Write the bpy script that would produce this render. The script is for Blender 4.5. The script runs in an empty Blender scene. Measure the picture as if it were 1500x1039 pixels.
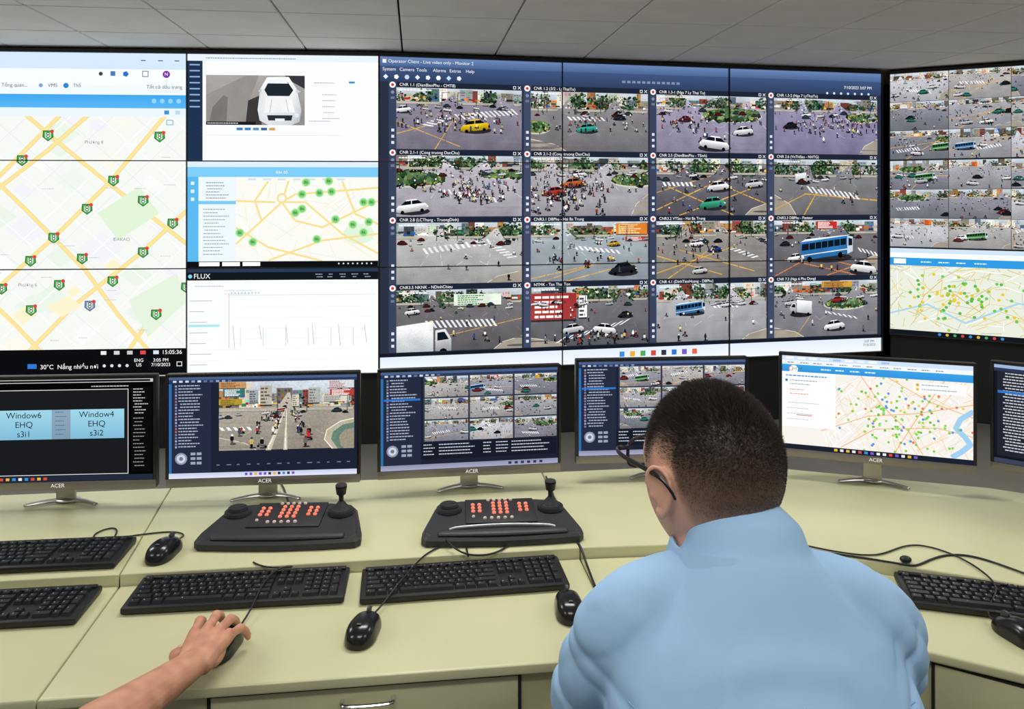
import bpy, bmesh, math, random
from mathutils import Vector, Matrix, noise
from mathutils.bvhtree import BVHTree
rad=math.radians
S=bpy.context.scene
try:
    S.view_settings.view_transform='Standard'
    S.view_settings.look='None'
except Exception: pass

# ------------------------------------------------------------------ helpers
def lin(h):
    if not isinstance(h,str): return h
    h=h.lstrip('#')
    if len(h)==3: h=''.join(x*2 for x in h)
    v=[int(h[i:i+2],16)/255 for i in (0,2,4)]
    return tuple((c/12.92 if c<=.04045 else ((c+.055)/1.055)**2.4) for c in v)
MATS={}
def mat(name,col='#808080',rough=.5,metal=0,emit=None,es=1,bump=0,bscale=80,var=0,vscale=8,spec=.5,sss=0,stretch=None):
    if name in MATS: return MATS[name]
    m=bpy.data.materials.new(name); m.use_nodes=True; nt=m.node_tree
    b=nt.nodes['Principled BSDF']
    c=lin(col)+(1,)
    b.inputs['Base Color'].default_value=c
    b.inputs['Roughness'].default_value=rough
    b.inputs['Metallic'].default_value=metal
    b.inputs['Specular IOR Level'].default_value=spec
    if sss:
        b.inputs['Subsurface Weight'].default_value=sss
        b.inputs['Subsurface Radius'].default_value=(.02,.008,.004)
        b.inputs['Subsurface Scale'].default_value=.3
    if emit:
        b.inputs['Emission Color'].default_value=lin(emit)+(1,)
        b.inputs['Emission Strength'].default_value=es
    tc=nt.nodes.new('ShaderNodeTexCoord')
    src=tc.outputs['Object']
    if var:
        n=nt.nodes.new('ShaderNodeTexNoise'); n.inputs['Scale'].default_value=vscale; n.inputs['Detail'].default_value=4
        r=nt.nodes.new('ShaderNodeValToRGB')
        r.color_ramp.elements[0].position=.3; r.color_ramp.elements[1].position=.7
        r.color_ramp.elements[0].color=tuple(x*(1-var) for x in c[:3])+(1,)
        r.color_ramp.elements[1].color=tuple(min(1,x*(1+var*.6)) for x in c[:3])+(1,)
        nt.links.new(src,n.inputs['Vector']); nt.links.new(n.outputs['Fac'],r.inputs['Fac'])
        nt.links.new(r.outputs['Color'],b.inputs['Base Color'])
    if bump:
        n=nt.nodes.new('ShaderNodeTexNoise'); n.inputs['Scale'].default_value=bscale; n.inputs['Detail'].default_value=3
        bp=nt.nodes.new('ShaderNodeBump'); bp.inputs['Strength'].default_value=bump; bp.inputs['Distance'].default_value=.002
        nt.links.new(src,n.inputs['Vector']); nt.links.new(n.outputs['Fac'],bp.inputs['Height'])
        nt.links.new(bp.outputs['Normal'],b.inputs['Normal'])
    MATS[name]=m; return m
def emis_attr():
    if 'screen_pixels' in MATS: return MATS['screen_pixels']
    m=bpy.data.materials.new('screen_pixels'); m.use_nodes=True; nt=m.node_tree
    for n in list(nt.nodes): nt.nodes.remove(n)
    o=nt.nodes.new('ShaderNodeOutputMaterial'); e=nt.nodes.new('ShaderNodeEmission'); a=nt.nodes.new('ShaderNodeAttribute')
    a.attribute_name='Col'
    tc=nt.nodes.new('ShaderNodeTexCoord')
    # camera-feed grain: alpha of the attribute stores how grainy the pixel is
    def nz(sc,lo,hi,det):
        n=nt.nodes.new('ShaderNodeTexNoise'); n.inputs['Scale'].default_value=sc; n.inputs['Detail'].default_value=det
        mr=nt.nodes.new('ShaderNodeMapRange'); mr.inputs[1].default_value=.3; mr.inputs[2].default_value=.7; mr.inputs[3].default_value=lo; mr.inputs[4].default_value=hi
        nt.links.new(tc.outputs['Object'],n.inputs['Vector']); nt.links.new(n.outputs['Fac'],mr.inputs[0]); return mr
    n1=nz(9,.90,1.14,1); n2=nz(210,.86,1.14,2)
    mu=nt.nodes.new('ShaderNodeMath'); mu.operation='MULTIPLY'; nt.links.new(n1.outputs[0],mu.inputs[0]); nt.links.new(n2.outputs[0],mu.inputs[1])
    mi=nt.nodes.new('ShaderNodeMix'); mi.data_type='FLOAT'; mi.inputs[2].default_value=1.0
    nt.links.new(a.outputs['Alpha'],mi.inputs[0]); nt.links.new(mu.outputs[0],mi.inputs[3])
    mx=nt.nodes.new('ShaderNodeVectorMath'); mx.operation='SCALE'
    nt.links.new(a.outputs['Color'],mx.inputs[0]); nt.links.new(mi.outputs[0],mx.inputs['Scale'])
    nt.links.new(mx.outputs[0],e.inputs['Color']); nt.links.new(e.outputs[0],o.inputs['Surface'])
    e.inputs['Strength'].default_value=1.06
    MATS['screen_pixels']=m; return m
def emis(col,es=1):
    k='glow_'+col+str(es)
    if k in MATS: return MATS[k]
    m=bpy.data.materials.new('glow'); m.use_nodes=True; nt=m.node_tree
    for n in list(nt.nodes): nt.nodes.remove(n)
    o=nt.nodes.new('ShaderNodeOutputMaterial'); e=nt.nodes.new('ShaderNodeEmission')
    e.inputs['Color'].default_value=lin(col)+(1,); e.inputs['Strength'].default_value=es
    nt.links.new(e.outputs[0],o.inputs['Surface']); MATS[k]=m; return m
def attr_mat(name,rough=.5,sss=0,bump=0,bscale=200):
    m=mat(name,'#808080',rough,sss=sss,bump=bump,bscale=bscale)
    nt=m.node_tree; a=nt.nodes.new('ShaderNodeAttribute'); a.attribute_name='Col'
    nt.links.new(a.outputs['Color'],nt.nodes['Principled BSDF'].inputs['Base Color']); return m

def link(o,parent=None):
    S.collection.objects.link(o)
    if parent: o.parent=parent
    return o
def empty(name,loc=(0,0,0),rz=0):
    e=bpy.data.objects.new(name,None); e.location=loc; e.rotation_euler[2]=rz; e.empty_display_size=.1
    S.collection.objects.link(e); return e
def obj(name,me,parent=None,mats=None,smooth=35,loc=None,rz=None):
    if isinstance(me,bmesh.types.BMesh):
        bm=me; me=bpy.data.meshes.new(name); bm.to_mesh(me); bm.free()
    if mats:
        for m in mats: me.materials.append(m)
    if smooth:
        me.shade_smooth()
        try: me.set_sharp_from_angle(angle=rad(smooth))
        except Exception: pass
    o=bpy.data.objects.new(name,me)
    link(o,parent)
    if loc: o.location=loc
    if rz is not None: o.rotation_euler[2]=rz
    return o
def merge(bm,t,M=None,mi=0):
    if M is not None: t.transform(M)
    for f in t.faces: f.material_index=mi
    me=bpy.data.meshes.new('t'); t.to_mesh(me); t.free(); bm.from_mesh(me); bpy.data.meshes.remove(me)
def box(bm,c,s,bev=0,mi=0,rz=0,rx=0,ry=0,seg=2,M=None):
    t=bmesh.new(); bmesh.ops.create_cube(t,size=1); t.transform(Matrix.Diagonal((s[0],s[1],s[2],1)))
    if bev: bmesh.ops.bevel(t,geom=t.edges[:],offset=bev,segments=seg,affect='EDGES',profile=.5)
    X=Matrix.Translation(c)@Matrix.Rotation(rz,4,'Z')@Matrix.Rotation(rx,4,'X')@Matrix.Rotation(ry,4,'Y')
    if M is not None: X=M@X
    merge(bm,t,X,mi)
def cyl(bm,c,r1,r2,h,mi=0,seg=32,bev=0,M=None,rot=None):
    t=bmesh.new(); bmesh.ops.create_cone(t,cap_ends=True,segments=seg,radius1=r1,radius2=r2,depth=h)
    if bev:
        es=[e for e in t.edges if abs(e.verts[0].co.z-e.verts[1].co.z)<1e-6]
        bmesh.ops.bevel(t,geom=es,offset=bev,segments=2,affect='EDGES')
    X=Matrix.Translation(c)
    if rot is not None: X=X@rot
    if M is not None: X=M@X
    merge(bm,t,X,mi)
def ell(bm,c,r,mi=0,M=None,u=24,v=16,rot=None):
    t=bmesh.new(); bmesh.ops.create_uvsphere(t,u_segments=u,v_segments=v,radius=1)
    X=Matrix.Translation(c)
    if rot is not None: X=X@rot
    X=X@Matrix.Diagonal((r[0],r[1],r[2],1))
    if M is not None: X=M@X
    merge(bm,t,X,mi)
def prism(bm,pts,z0,z1,bev=0,mi=0):
    t=bmesh.new(); vs=[t.verts.new((p[0],p[1],z0)) for p in pts]; f=t.faces.new(vs)
    r=bmesh.ops.extrude_face_region(t,geom=[f])
    for v in r['geom']:
        if isinstance(v,bmesh.types.BMVert): v.co.z=z1
    bmesh.ops.recalc_face_normals(t,faces=t.faces[:])
    if bev:
        es=[e for e in t.edges if abs(e.verts[0].co.z-e.verts[1].co.z)<1e-6]
        bmesh.ops.bevel(t,geom=es,offset=bev,segments=3,affect='EDGES',profile=.5)
    merge(bm,t,None,mi)
def loft(bm,pts,rr,side=Vector((1,0,0)),seg=20,mi=0,M=None):
    pts=[Vector(p) for p in pts]; rr=[(r,r) if not isinstance(r,tuple) else r for r in rr]
    n=len(pts); rings=[]
    def frame(t):
        s=side-t*side.dot(t)
        if s.length<1e-3: s=Vector((0,1,0))-t*t.y
        s.normalize(); return s,t.cross(s)
    tans=[]
    for i in range(n):
        a=pts[max(0,i-1)]; b=pts[min(n-1,i+1)]; tans.append((b-a).normalized())
    t0=tans[0]; s,u=frame(t0)
    for k in (80,55,28):
        q=math.sin(rad(k)); w=math.cos(rad(k)); rm=min(rr[0])
        rings.append((pts[0]-t0*rm*q,rr[0][0]*w,rr[0][1]*w,s,u))
    for i in range(n):
        s,u=frame(tans[i]); rings.append((pts[i],rr[i][0],rr[i][1],s,u))
    t1=tans[-1]; s,u=frame(t1)
    for k in (28,55,80):
        q=math.sin(rad(k)); w=math.cos(rad(k)); rm=min(rr[-1])
        rings.append((pts[-1]+t1*rm*q,rr[-1][0]*w,rr[-1][1]*w,s,u))
    t=bmesh.new(); R=[]
    for (c,ra,rb,s,u) in rings:
        R.append([t.verts.new(c+s*ra*math.cos(2*math.pi*j/seg)+u*rb*math.sin(2*math.pi*j/seg)) for j in range(seg)])
    for a,b in zip(R[:-1],R[1:]):
        for j in range(seg): t.faces.new((a[j],a[(j+1)%seg],b[(j+1)%seg],b[j]))
    t.faces.new(R[0]); t.faces.new(R[-1])
    bmesh.ops.recalc_face_normals(t,faces=t.faces[:])
    merge(bm,t,M,mi)
def interp(pts,rr,k=6):
    P=[];Q=[]
    rr=[(r,r) if not isinstance(r,tuple) else r for r in rr]
    n=len(pts); pts=[Vector(p) for p in pts]
    for i in range(n-1):
        p0=pts[max(0,i-1)];p1=pts[i];p2=pts[i+1];p3=pts[min(n-1,i+2)]
        for j in range(k):
            t=j/k
            P.append(.5*((2*p1)+(p2-p0)*t+(2*p0-5*p1+4*p2-p3)*t*t+(3*p1-p0-3*p2+p3)*t**3))
            Q.append((rr[i][0]*(1-t)+rr[i+1][0]*t,rr[i][1]*(1-t)+rr[i+1][1]*t))
    P.append(pts[-1]);Q.append(rr[-1]); return P,Q
def remesh(bm,vox,sm=4,fac=.5):
    me=bpy.data.meshes.new('t'); bm.to_mesh(me); bm.free()
    o=bpy.data.objects.new('t',me); S.collection.objects.link(o)
    m=o.modifiers.new('r','REMESH'); m.mode='VOXEL'; m.voxel_size=vox; m.adaptivity=0
    if sm:
        s=o.modifiers.new('s','SMOOTH'); s.iterations=sm; s.factor=fac
    dg=bpy.context.evaluated_depsgraph_get(); dg.update()
    r=bpy.data.meshes.new_from_object(o.evaluated_get(dg))
    bpy.data.objects.remove(o); bpy.data.meshes.remove(me); return r
def cable(name,pts,r=.0022,parent=None,m=None):
    cu=bpy.data.curves.new(name,'CURVE'); cu.dimensions='3D'; cu.bevel_depth=r; cu.bevel_resolution=2; cu.resolution_u=8
    sp=cu.splines.new('NURBS'); sp.points.add(len(pts)-1)
    for i,p in enumerate(pts): sp.points[i].co=(p[0],p[1],p[2],1)
    sp.use_endpoint_u=True; sp.order_u=4
    cu.materials.append(m or mat('cable_rubber','#101012',.5))
    o=bpy.data.objects.new(name,cu); link(o,parent)
    return o

# ------------------------------------------------------------------ 2D canvas for displays
class Canvas:
    def __init__(s,ppm,eps):
        s.k=1/ppm; s.eps=eps; s.z=0.0015; s.V=[];s.F=[];s.C=[];s.T=[];s.clip=None; s.grain=0
    def poly(s,pts,col):
        if isinstance(col,list): cs=[lin(c) for c in col]
        else:
            c=lin(col); cs=[c]*len(pts)
        if s.grain==1: cs=[tuple(min(1.1,1.14*max(0,v)**1.18) for v in c) for c in cs]   # camera contrast curve
        P=[(p[0],p[1])+tuple(c) for p,c in zip(pts,cs)]
        if s.clip:
            x0,y0,x1,y1=s.clip
            for ax,lim,sg in ((0,x0,1),(0,x1,-1),(1,y0,1),(1,y1,-1)):
                out=[]
                for i in range(len(P)):
                    a=P[i-1];b=P[i]; da=(a[ax]-lim)*sg; db=(b[ax]-lim)*sg
                    if (da>=0)!=(db>=0):
                        t=da/(da-db); out.append(tuple(a[k]+(b[k]-a[k])*t for k in range(5)))
                    if db>=0: out.append(b)
                P=out
                if len(P)<3: return
        s.z+=s.eps; b=len(s.V)
        for p in P: s.V.append((p[0]*s.k,-p[1]*s.k,s.z)); s.C.append(p[2:]+(s.grain,))
        s.F.append(tuple(range(b,b+len(P))))
    def rect(s,x,y,w,h,col): 
        if isinstance(col,tuple) and isinstance(col[0],str): col=[col[0],col[0],col[1],col[1]]
        s.poly([(x,y),(x+w,y),(x+w,y+h),(x,y+h)],col)
    def line(s,a,b,w,col):
        dx=b[0]-a[0];dy=b[1]-a[1];L=math.hypot(dx,dy) or 1;nx=-dy/L*w/2;ny=dx/L*w/2
        s.poly([(a[0]+nx,a[1]+ny),(b[0]+nx,b[1]+ny),(b[0]-nx,b[1]-ny),(a[0]-nx,a[1]-ny)],col)
    def pl(s,pts,w,col):
        for a,b in zip(pts[:-1],pts[1:]): s.line(a,b,w,col)
        for p in pts[1:-1]: s.circ(p[0],p[1],w/2,col,8)
    def circ(s,x,y,r,col,n=12,ry=None):
        ry=ry or r
        s.poly([(x+r*math.cos(2*math.pi*i/n),y+ry*math.sin(2*math.pi*i/n)) for i in range(n)],col)
    def blob(s,R,x,y,r,col,n=5):
        a0=R.random()*6
        s.poly([(x+r*R.uniform(.55,1.15)*math.cos(a0+2*math.pi*i/n),y+r*R.uniform(.45,.95)*math.sin(a0+2*math.pi*i/n)) for i in range(n)],col)
    def frame(s,x,y,w,h,t,col):
        s.rect(x,y,w,t,col);s.rect(x,y+h-t,w,t,col);s.rect(x,y,t,h,col);s.rect(x+w-t,y,t,h,col)
    def text(s,st,x,y,size,col,al='LEFT'): s.T.append((st,x,y,size,col,al,s.z+.0004))
    def words(s,R,x,y,w,h,col):
        e=x+w*R.uniform(.7,1)
        while x<e:
            ww=R.uniform(1.2,3.2)*h; s.rect(x,y,min(ww,e-x),h,col); x+=ww+h*.5
    def list(s,R,x,y,w,n,dy,h,col):
        for i in range(n): s.words(R,x+R.choice([0,0,h*1.5]),y+i*dy,w*R.uniform(.6,1),h,col)
    def build(s,name,parent,off=(0,0,0)):
        me=bpy.data.meshes.new(name); me.from_pydata(s.V,[],s.F)
        a=me.color_attributes.new('Col','FLOAT_COLOR','POINT')
        a.data.foreach_set('color',[v for c in s.C for v in c])
        me.materials.append(emis_attr())
        o=bpy.data.objects.new(name,me); link(o,parent); o.location=off
        for i,(st,x,y,size,col,al,z) in enumerate(s.T):
            cu=bpy.data.curves.new('label','FONT'); cu.body=st; cu.size=size*s.k*1.15; cu.align_x=al; cu.align_y='CENTER'
            cu.materials.append(emis(col))
            t=bpy.data.objects.new('label_%d'%i,cu); link(t,parent); t.location=(off[0]+x*s.k,off[1]-y*s.k,off[2]+z)
        return o
def disp_frame(name,a,b,ztop):
    """empty whose local x runs along the panel, y up, z out of the screen"""
    a=Vector((a[0],a[1],0)); b=Vector((b[0],b[1],0)); d=(b-a).normalized(); up=Vector((0,0,1)); n=d.cross(up)
    M=Matrix((( d.x,up.x,n.x,a.x),(d.y,up.y,n.y,a.y),(d.z,up.z,n.z,ztop),(0,0,0,1)))
    e=bpy.data.objects.new(name,None); e.matrix_world=M; S.collection.objects.link(e); return e

GD=['#1c271e','#233226','#283b2a','#202d22']; GM=['#364e37','#3d593f','#446246','#38543a']; GL=['#62805a','#728e62','#587652','#809a6c']
BLD=['#c9c2b6','#9aa0a6','#dedbd4','#b98d60','#8d5248','#6d7f8b','#b9b3a8','#e2ddd2','#7a6f64','#4a525c','#a8b0b5','#8f8a80','#cfc8b8']
SGN=['#c23a30','#e0b040','#e8e6e0','#3a6aa8','#3f8a5a','#d87a30','#f0f0f0','#2a2c34','#b8b4ac']
RID=['#20242c','#34373f','#a8403a','#f0ede8','#3a4f84','#d0c070','#1c1c20','#5b3030','#2c2c34','#c8c4b8','#454c56','#26282e','#4c4650','#7a7e88']
def vary(R,col,k=.12):
    c=lin(col); f=R.uniform(1-k,1+k); return tuple(min(1,v*f) for v in c)
def car(c,X,Y,s,col,d=1,kind='car'):
    tilt=-.12; s=s*.88
    def P(l): return [(X+d*a*s,Y+b*s+a*s*tilt) for a,b in l]
    lc=lin(col); dk=tuple(v*.45 for v in lc); md=tuple(v*.72 for v in lc)
    if kind=='car':
        c.circ(X,Y+.12*s,.58*s,'#34343a',12,.13*s)
        c.poly(P([(-.5,0),(-.42,-.1),(.42,-.1),(.52,.0),(.52,.1),(.4,.14),(-.4,.14),(-.52,.09)]),[lc,lc,lc,md,dk,dk,dk,dk])
        c.poly(P([(-.36,-.1),(-.22,-.22),(.18,-.22),(.34,-.1)]),'#161b24')
        c.poly(P([(-.22,-.22),(-.16,-.255),(.12,-.255),(.18,-.22)]),lc)
        c.poly(P([(-.03,-.1),(-.03,-.22),(0,-.22),(0,-.1)]),md)
        for q in (-.3,.32): c.circ(X+d*q*s,Y+.125*s+q*s*tilt,.06*s,'#0c0c10',8)
        c.poly(P([(.46,-.01),(.52,.01),(.52,.04),(.47,.035)]),'#fff0d0')
    elif kind=='bus':
        c.circ(X,Y+.2*s,.75*s,'#34343a',12,.13*s)
        c.poly(P([(-.75,-.3),(.6,-.3),(.6,.18),(-.75,.18)]),[lc,lc,md,md])
        c.poly(P([(.6,-.3),(.76,-.25),(.76,.13),(.6,.18)]),'#c6d2dc')
        c.poly(P([(.63,-.24),(.745,-.2),(.745,-.03),(.63,-.03)]),'#1b2530')
        c.poly(P([(-.75,-.3),(-.62,-.36),(.68,-.32),(.6,-.3)]),'#dde5ec')
        c.poly(P([(-.72,-.24),(.56,-.24),(.56,-.07),(-.72,-.07)]),'#18222e')
        for i in range(6): c.poly(P([(-.52+i*.18,-.24),(-.505+i*.18,-.24),(-.505+i*.18,-.07),(-.52+i*.18,-.07)]),lc)
        c.poly(P([(-.75,.04),(.6,.04),(.6,.065),(-.75,.065)]),'#e2e2e4')
        for q in (-.5,.4): c.circ(X+d*q*s,Y+.18*s+q*s*tilt,.08*s,'#0c0c10',8)
    elif kind=='truck':
        c.circ(X,Y+.26*s,.6*s,'#303036',12,.14*s)
        c.poly(P([(-.6,-.45),(.22,-.45),(.22,.17),(-.6,.17)]),['#e8e9ea','#f2f2f2','#b8bcc1','#a8acb2'])
        c.poly(P([(.26,-.26),(.46,-.26),(.58,-.05),(.58,.2),(.26,.2)]),['#e0e0e2','#e0e0e2','#c8c8cc','#8f9096','#8f9096'])
        c.poly(P([(.3,-.21),(.44,-.21),(.53,-.05),(.3,-.05)]),'#1b2530')
        for q in (-.4,.42): c.circ(X+d*q*s,Y+.2*s+q*s*tilt,.085*s,'#0c0c10',8)
def bike(c,R,X,Y,s):
    dk=R.choice(['#121316','#1a1416','#16181e','#4a1c1c','#5d5d62','#20242a'])
    c.circ(X+.06*s,Y+.1*s,.22*s,'#46464e',6,.06*s)
    if R.random()<.6:     # seen from the front or back
        c.circ(X,Y-.02*s,.075*s,dk,6,.17*s); c.line((X-.12*s,Y-.16*s),(X+.12*s,Y-.16*s),.04*s,dk)
    else:                 # seen from the side
        d=R.choice((-1,1))
        c.circ(X-d*.2*s,Y+.04*s,.075*s,'#0c0c10',6); c.circ(X+d*.2*s,Y+.0*s,.075*s,'#0c0c10',6)
        c.poly([(X-d*.24*s,Y-.08*s),(X+d*.06*s,Y-.06*s),(X+d*.18*s,Y-.2*s),(X+d*.22*s,Y-.05*s),(X-d*.1*s,Y+.05*s)],dk)
    c.poly([(X-.09*s,Y-.1*s),(X-.115*s,Y-.3*s),(X-.06*s,Y-.38*s),(X+.06*s,Y-.38*s),(X+.115*s,Y-.3*s),(X+.09*s,Y-.1*s)],vary(R,R.choice(RID),.3))
    c.circ(X+R.uniform(-.02,.02)*s,Y-.43*s,.068*s,R.choice(['#f0f0f0','#222222','#92322c','#b8aa88','#34496e','#2b2b2b','#b0b0b2']),6)
def tree(c,R,X,Y,rx,ry,n):
    for k in range(n):
        a=R.uniform(0,6.28); q=R.random()**.5; dx=math.cos(a)*q; dy=math.sin(a)*q; t=k/n
        pal=GD if t<.35 else (GM if t<.75 else GL)
        off=-.15 if t>.7 else .05
        c.blob(R,X+dx*rx,Y+(dy+off)*ry,max(.5,rx*R.uniform(.12,.26)*(1-.35*t)),vary(R,R.choice(pal),.25))
def feed(c,x,y,w,h,seed,road='#8e8e98',hor=.2,trees=.6,bld=1,bikes=25,items=(),cross=(),yel=(),isl=(),bills=(),det=1,cl=None,ycol='#d2aa58',streets=None):
    z0=c.z; c.clip=(x,y,x+w,y+h); R=random.Random(seed); c.grain=1
    P=lambda a,b:(x+a*w,y+b*h)
    r=lin(road)
    c.rect(x,y,w,h*hor,('#c9d1d8','#a9aeb2'))
    if bld:
        bx=-.03
        while bx<1:
            bw=R.uniform(.035,.12); hh=R.uniform(.45,1.1)*hor
            base=vary(R,R.choice(BLD),.2); c.poly([P(bx,hor-hh),P(bx+bw,hor-hh),P(bx+bw,hor+.02),P(bx,hor+.02)],base)
            if det>.5:
                nr=R.randint(3,6); nc=R.randint(2,5)
                for a in range(nr):
                    for b in range(nc):
                        if R.random()<.8:
                            X=bx+bw*(.08+.86*b/nc); Yt=hor-hh+hh*(.08+.8*a/nr)
                            c.poly([P(X,Yt),P(X+bw*.6/nc,Yt),P(X+bw*.6/nc,Yt+hh*.5/nr),P(X,Yt+hh*.5/nr)],tuple(v*R.choice([.35,.5,.6,1.2]) for v in base))
            bx+=bw
    top=tuple(min(1,v*1.16+.03) for v in r); bot=tuple(v*.84 for v in r)
    def rc(b,k):
        bb=max(0,min(1,(b-hor)/(1-hor))); return tuple((top[q]*(1-bb)+bot[q]*bb)*k for q in range(3))
    st=streets or [R.uniform(.1,.45),R.uniform(.55,.9)]
    # shop fronts and signs along the kerb
    bx=-.02
    while bx<1:
        bw=R.uniform(.012,.05); hh=R.uniform(.012,.05)
        yy=hor-R.uniform(.0,.05)
        c.poly([P(bx,yy-hh),P(bx+bw,yy-hh),P(bx+bw,yy),P(bx,yy)],vary(R,R.choice(SGN+['#3a3c40','#5a5854','#2a2c30']),.25)); bx+=bw*.9
    c.poly([P(0,hor),P(1,hor),P(1,1),P(0,1)],[top,top,bot,bot])
    nt=int(trees*9*(.5+.5*det))
    for i in range(nt):
        tx=R.random()
        if min(abs(tx-s_) for s_ in st)<.05: tx+=.09
        ty=hor-R.uniform(.05,.55)*hor; tr=R.uniform(.05,.11)
        c.circ(x+tx*w,y+(hor+.03)*h,tr*w*1.1,rc(hor,.5),10,.018*h)
        c.line(P(tx,ty),P(tx+R.uniform(-.01,.01),hor+.02),.008*w,'#3a3028')
        tree(c,R,x+tx*w,y+ty*h,tr*w,(.28*hor+.05)*h,int(34*det)+12)
    # streets running away between the buildings
    for s_ in st:
        ln=R.uniform(-.04,.04); wd=R.uniform(.05,.09); hz=tuple(min(1,v*1.2) for v in top)
        c.poly([P(s_+ln-.008,hor*.45),P(s_+ln+.012,hor*.45),P(s_+wd,hor+.06),P(s_-wd,hor+.06)],[hz,hz,top,top])
        for k in range(int(9*det)+2):
            t=R.random(); yy=hor*.55+(hor*.45)*t; xx=s_+ln*(1-t)+R.uniform(-.6,.6)*wd*t
            c.rect(x+xx*w,y+yy*h,(.006+.012*t)*w,(.008+.014*t)*h,R.choice(['#1c1e24','#e8e8e8','#7a2a26','#30343c','#c0c0c4']))
    # kerbs and pavements
    kb_=tuple(min(1,v) for v in lin('#b8b2a6')); ys=hor+R.uniform(.0,.02)
    for (a,b) in ((0,st[0]-.07),(st[0]+.08,st[-1]-.08),(st[-1]+.08,1)):
        if b-a>.04:
            c.poly([P(a,ys),P(b,ys),P(b-.015,ys+.035),P(a+(.015 if a>0 else 0),ys+.035)],kb_); c.poly([P(a,ys+.035),P(b-.015,ys+.035),P(b-.015,ys+.042),P(a,ys+.042)],rc(hor,.45))
    if R.random()<.6:
        sgn=R.random()<.5; q=R.uniform(.12,.3); u=R.uniform(.62,.85)
        pts=[(0,u),(q*.7,u+(1-u)*.45),(q,1),(0,1)]
        if not sgn: pts=[(1-a,b) for a,b in pts]
        c.poly([P(*p) for p in pts],'#a39c90'); c.line(P(*pts[0]),P(*pts[1]),.012*h,'#d0cabd'); c.line(P(*pts[1]),P(*pts[2]),.012*h,'#d0cabd')
    for i in range(int(22*det)):
        a,b=R.random(),R.uniform(hor+.06,1); c.circ(x+a*w,y+b*h,R.uniform(.06,.28)*w,rc(b,R.uniform(.93,1.06)),12,R.uniform(.008,.025)*h)
    for (a,b,ra,rb) in isl:
        c.circ(x+a*w,y+(b+.02)*h,ra*w*1.04,'#cdc9c0',24,rb*h*1.08); c.circ(x+a*w,y+b*h,ra*w,'#527a40',24,rb*h)
        tree(c,R,x+a*w,y+b*h,ra*w*.92,rb*h*.8,int(80*det)+10)
        for k in range(int(30*det)):
            q=R.uniform(0,6.28); c.blob(R,x+(a+ra*.86*math.cos(q))*w,y+(b+rb*.82*math.sin(q))*h,.009*w,R.choice(['#8fae5a','#a8b868','#7aa048','#b85a50','#c8b060']))
    # lane markings fanning out from the streets
    for s_ in st:
        for k in (-1,0,1):
            ex=s_+k*R.uniform(.25,.6)+(.5-s_)*.3; n=7
            for i in range(n):
                t0=i/n; t1=t0+.55/n
                if t0>.85: continue
                L=lambda t:P(s_+(ex-s_)*t*t, hor+.07+(.9-hor)*t*t)
                if R.random()<.75: c.line(L(t0),L(t1),(.004+.012*t0)*h,rc(hor+t0,1.6))
    for (ax,ay,bx,by,wd) in yel:
        n=9
        for i in range(n):
            a=i/n;b=(i+R.uniform(.8,1))/n; L=lambda t:P(ax+(bx-ax)*t,ay+(by-ay)*t); c.line(L(a),L(b),wd*h,vary(R,ycol,.12))
    for (cx,cy,n,sx,sy,dx,dy) in cross:
        for i in range(n):
            a=cx+sx*i;b=cy+sy*i
            c.poly([P(a,b),P(a+sx*.48,b+sy*.48),P(a+sx*.48+dx,b+sy*.48+dy),P(a+dx,b+dy)],vary(R,'#e2e2e6',.08))
    for (a,b,ww,hh,col,tc) in bills:
        c.rect(x+a*w,y+b*h,ww*w,hh*h,vary(R,col,.05))
        n=5
        for k in range(n): c.words(R,x+(a+ww*.08)*w,y+(b+hh*(.1+.17*k))*h,ww*w*R.uniform(.5,.85),hh*h*.085,tc)
        c.rect(x+a*w,y+(b+hh*.93)*h,ww*w,hh*h*.07,'#3a3a3c')
    L=[]
    for i in range(int(bikes*2.0*min(1,det*1.2))):
        if cl: a=R.gauss(cl[0],cl[2]); b=R.gauss(cl[1],cl[3])
        else: a=R.random(); b=hor+.08+R.random()**1.3*.65
        if R.random()<.35: a=R.random(); b=hor+.04+R.random()*.35
        b=max(hor+.04,min(.97,b)); L.append((b,'b',a,None,None,None))
    for i in range(int(9*det)+1): 
        b=hor+R.uniform(.05,.14); L.append((b,'car',R.random(),R.uniform(.05,.09),R.choice(['#f0f0f2','#e8e8ea','#b9bdc4','#26282e','#6a2a26','#44505c']),R.choice((1,-1))))
    for it in items: L.append((it[2],it[0],it[1],it[3],it[4],it[5] if len(it)>5 else 1))
    L.sort(key=lambda q:q[0])
    for (b,k,a,s,col,d) in L:
        if k=='b': bike(c,R,x+a*w,y+b*h,(.06+.15*(b-hor)/(1-hor))*h)
        else: car(c,x+a*w,y+b*h,s*w,col,d,k)
    for i in range(int(3*det)):
        a=R.random(); c.line(P(a,hor+.08),P(a+.004,hor-.16),.006*w,'#54565a'); c.line(P(a,hor-.15),P(a+R.choice((-.06,.06)),hor-.16),.004*w,'#54565a')
    c.clip=None; c.z=z0+c.eps; c.grain=0
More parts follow.
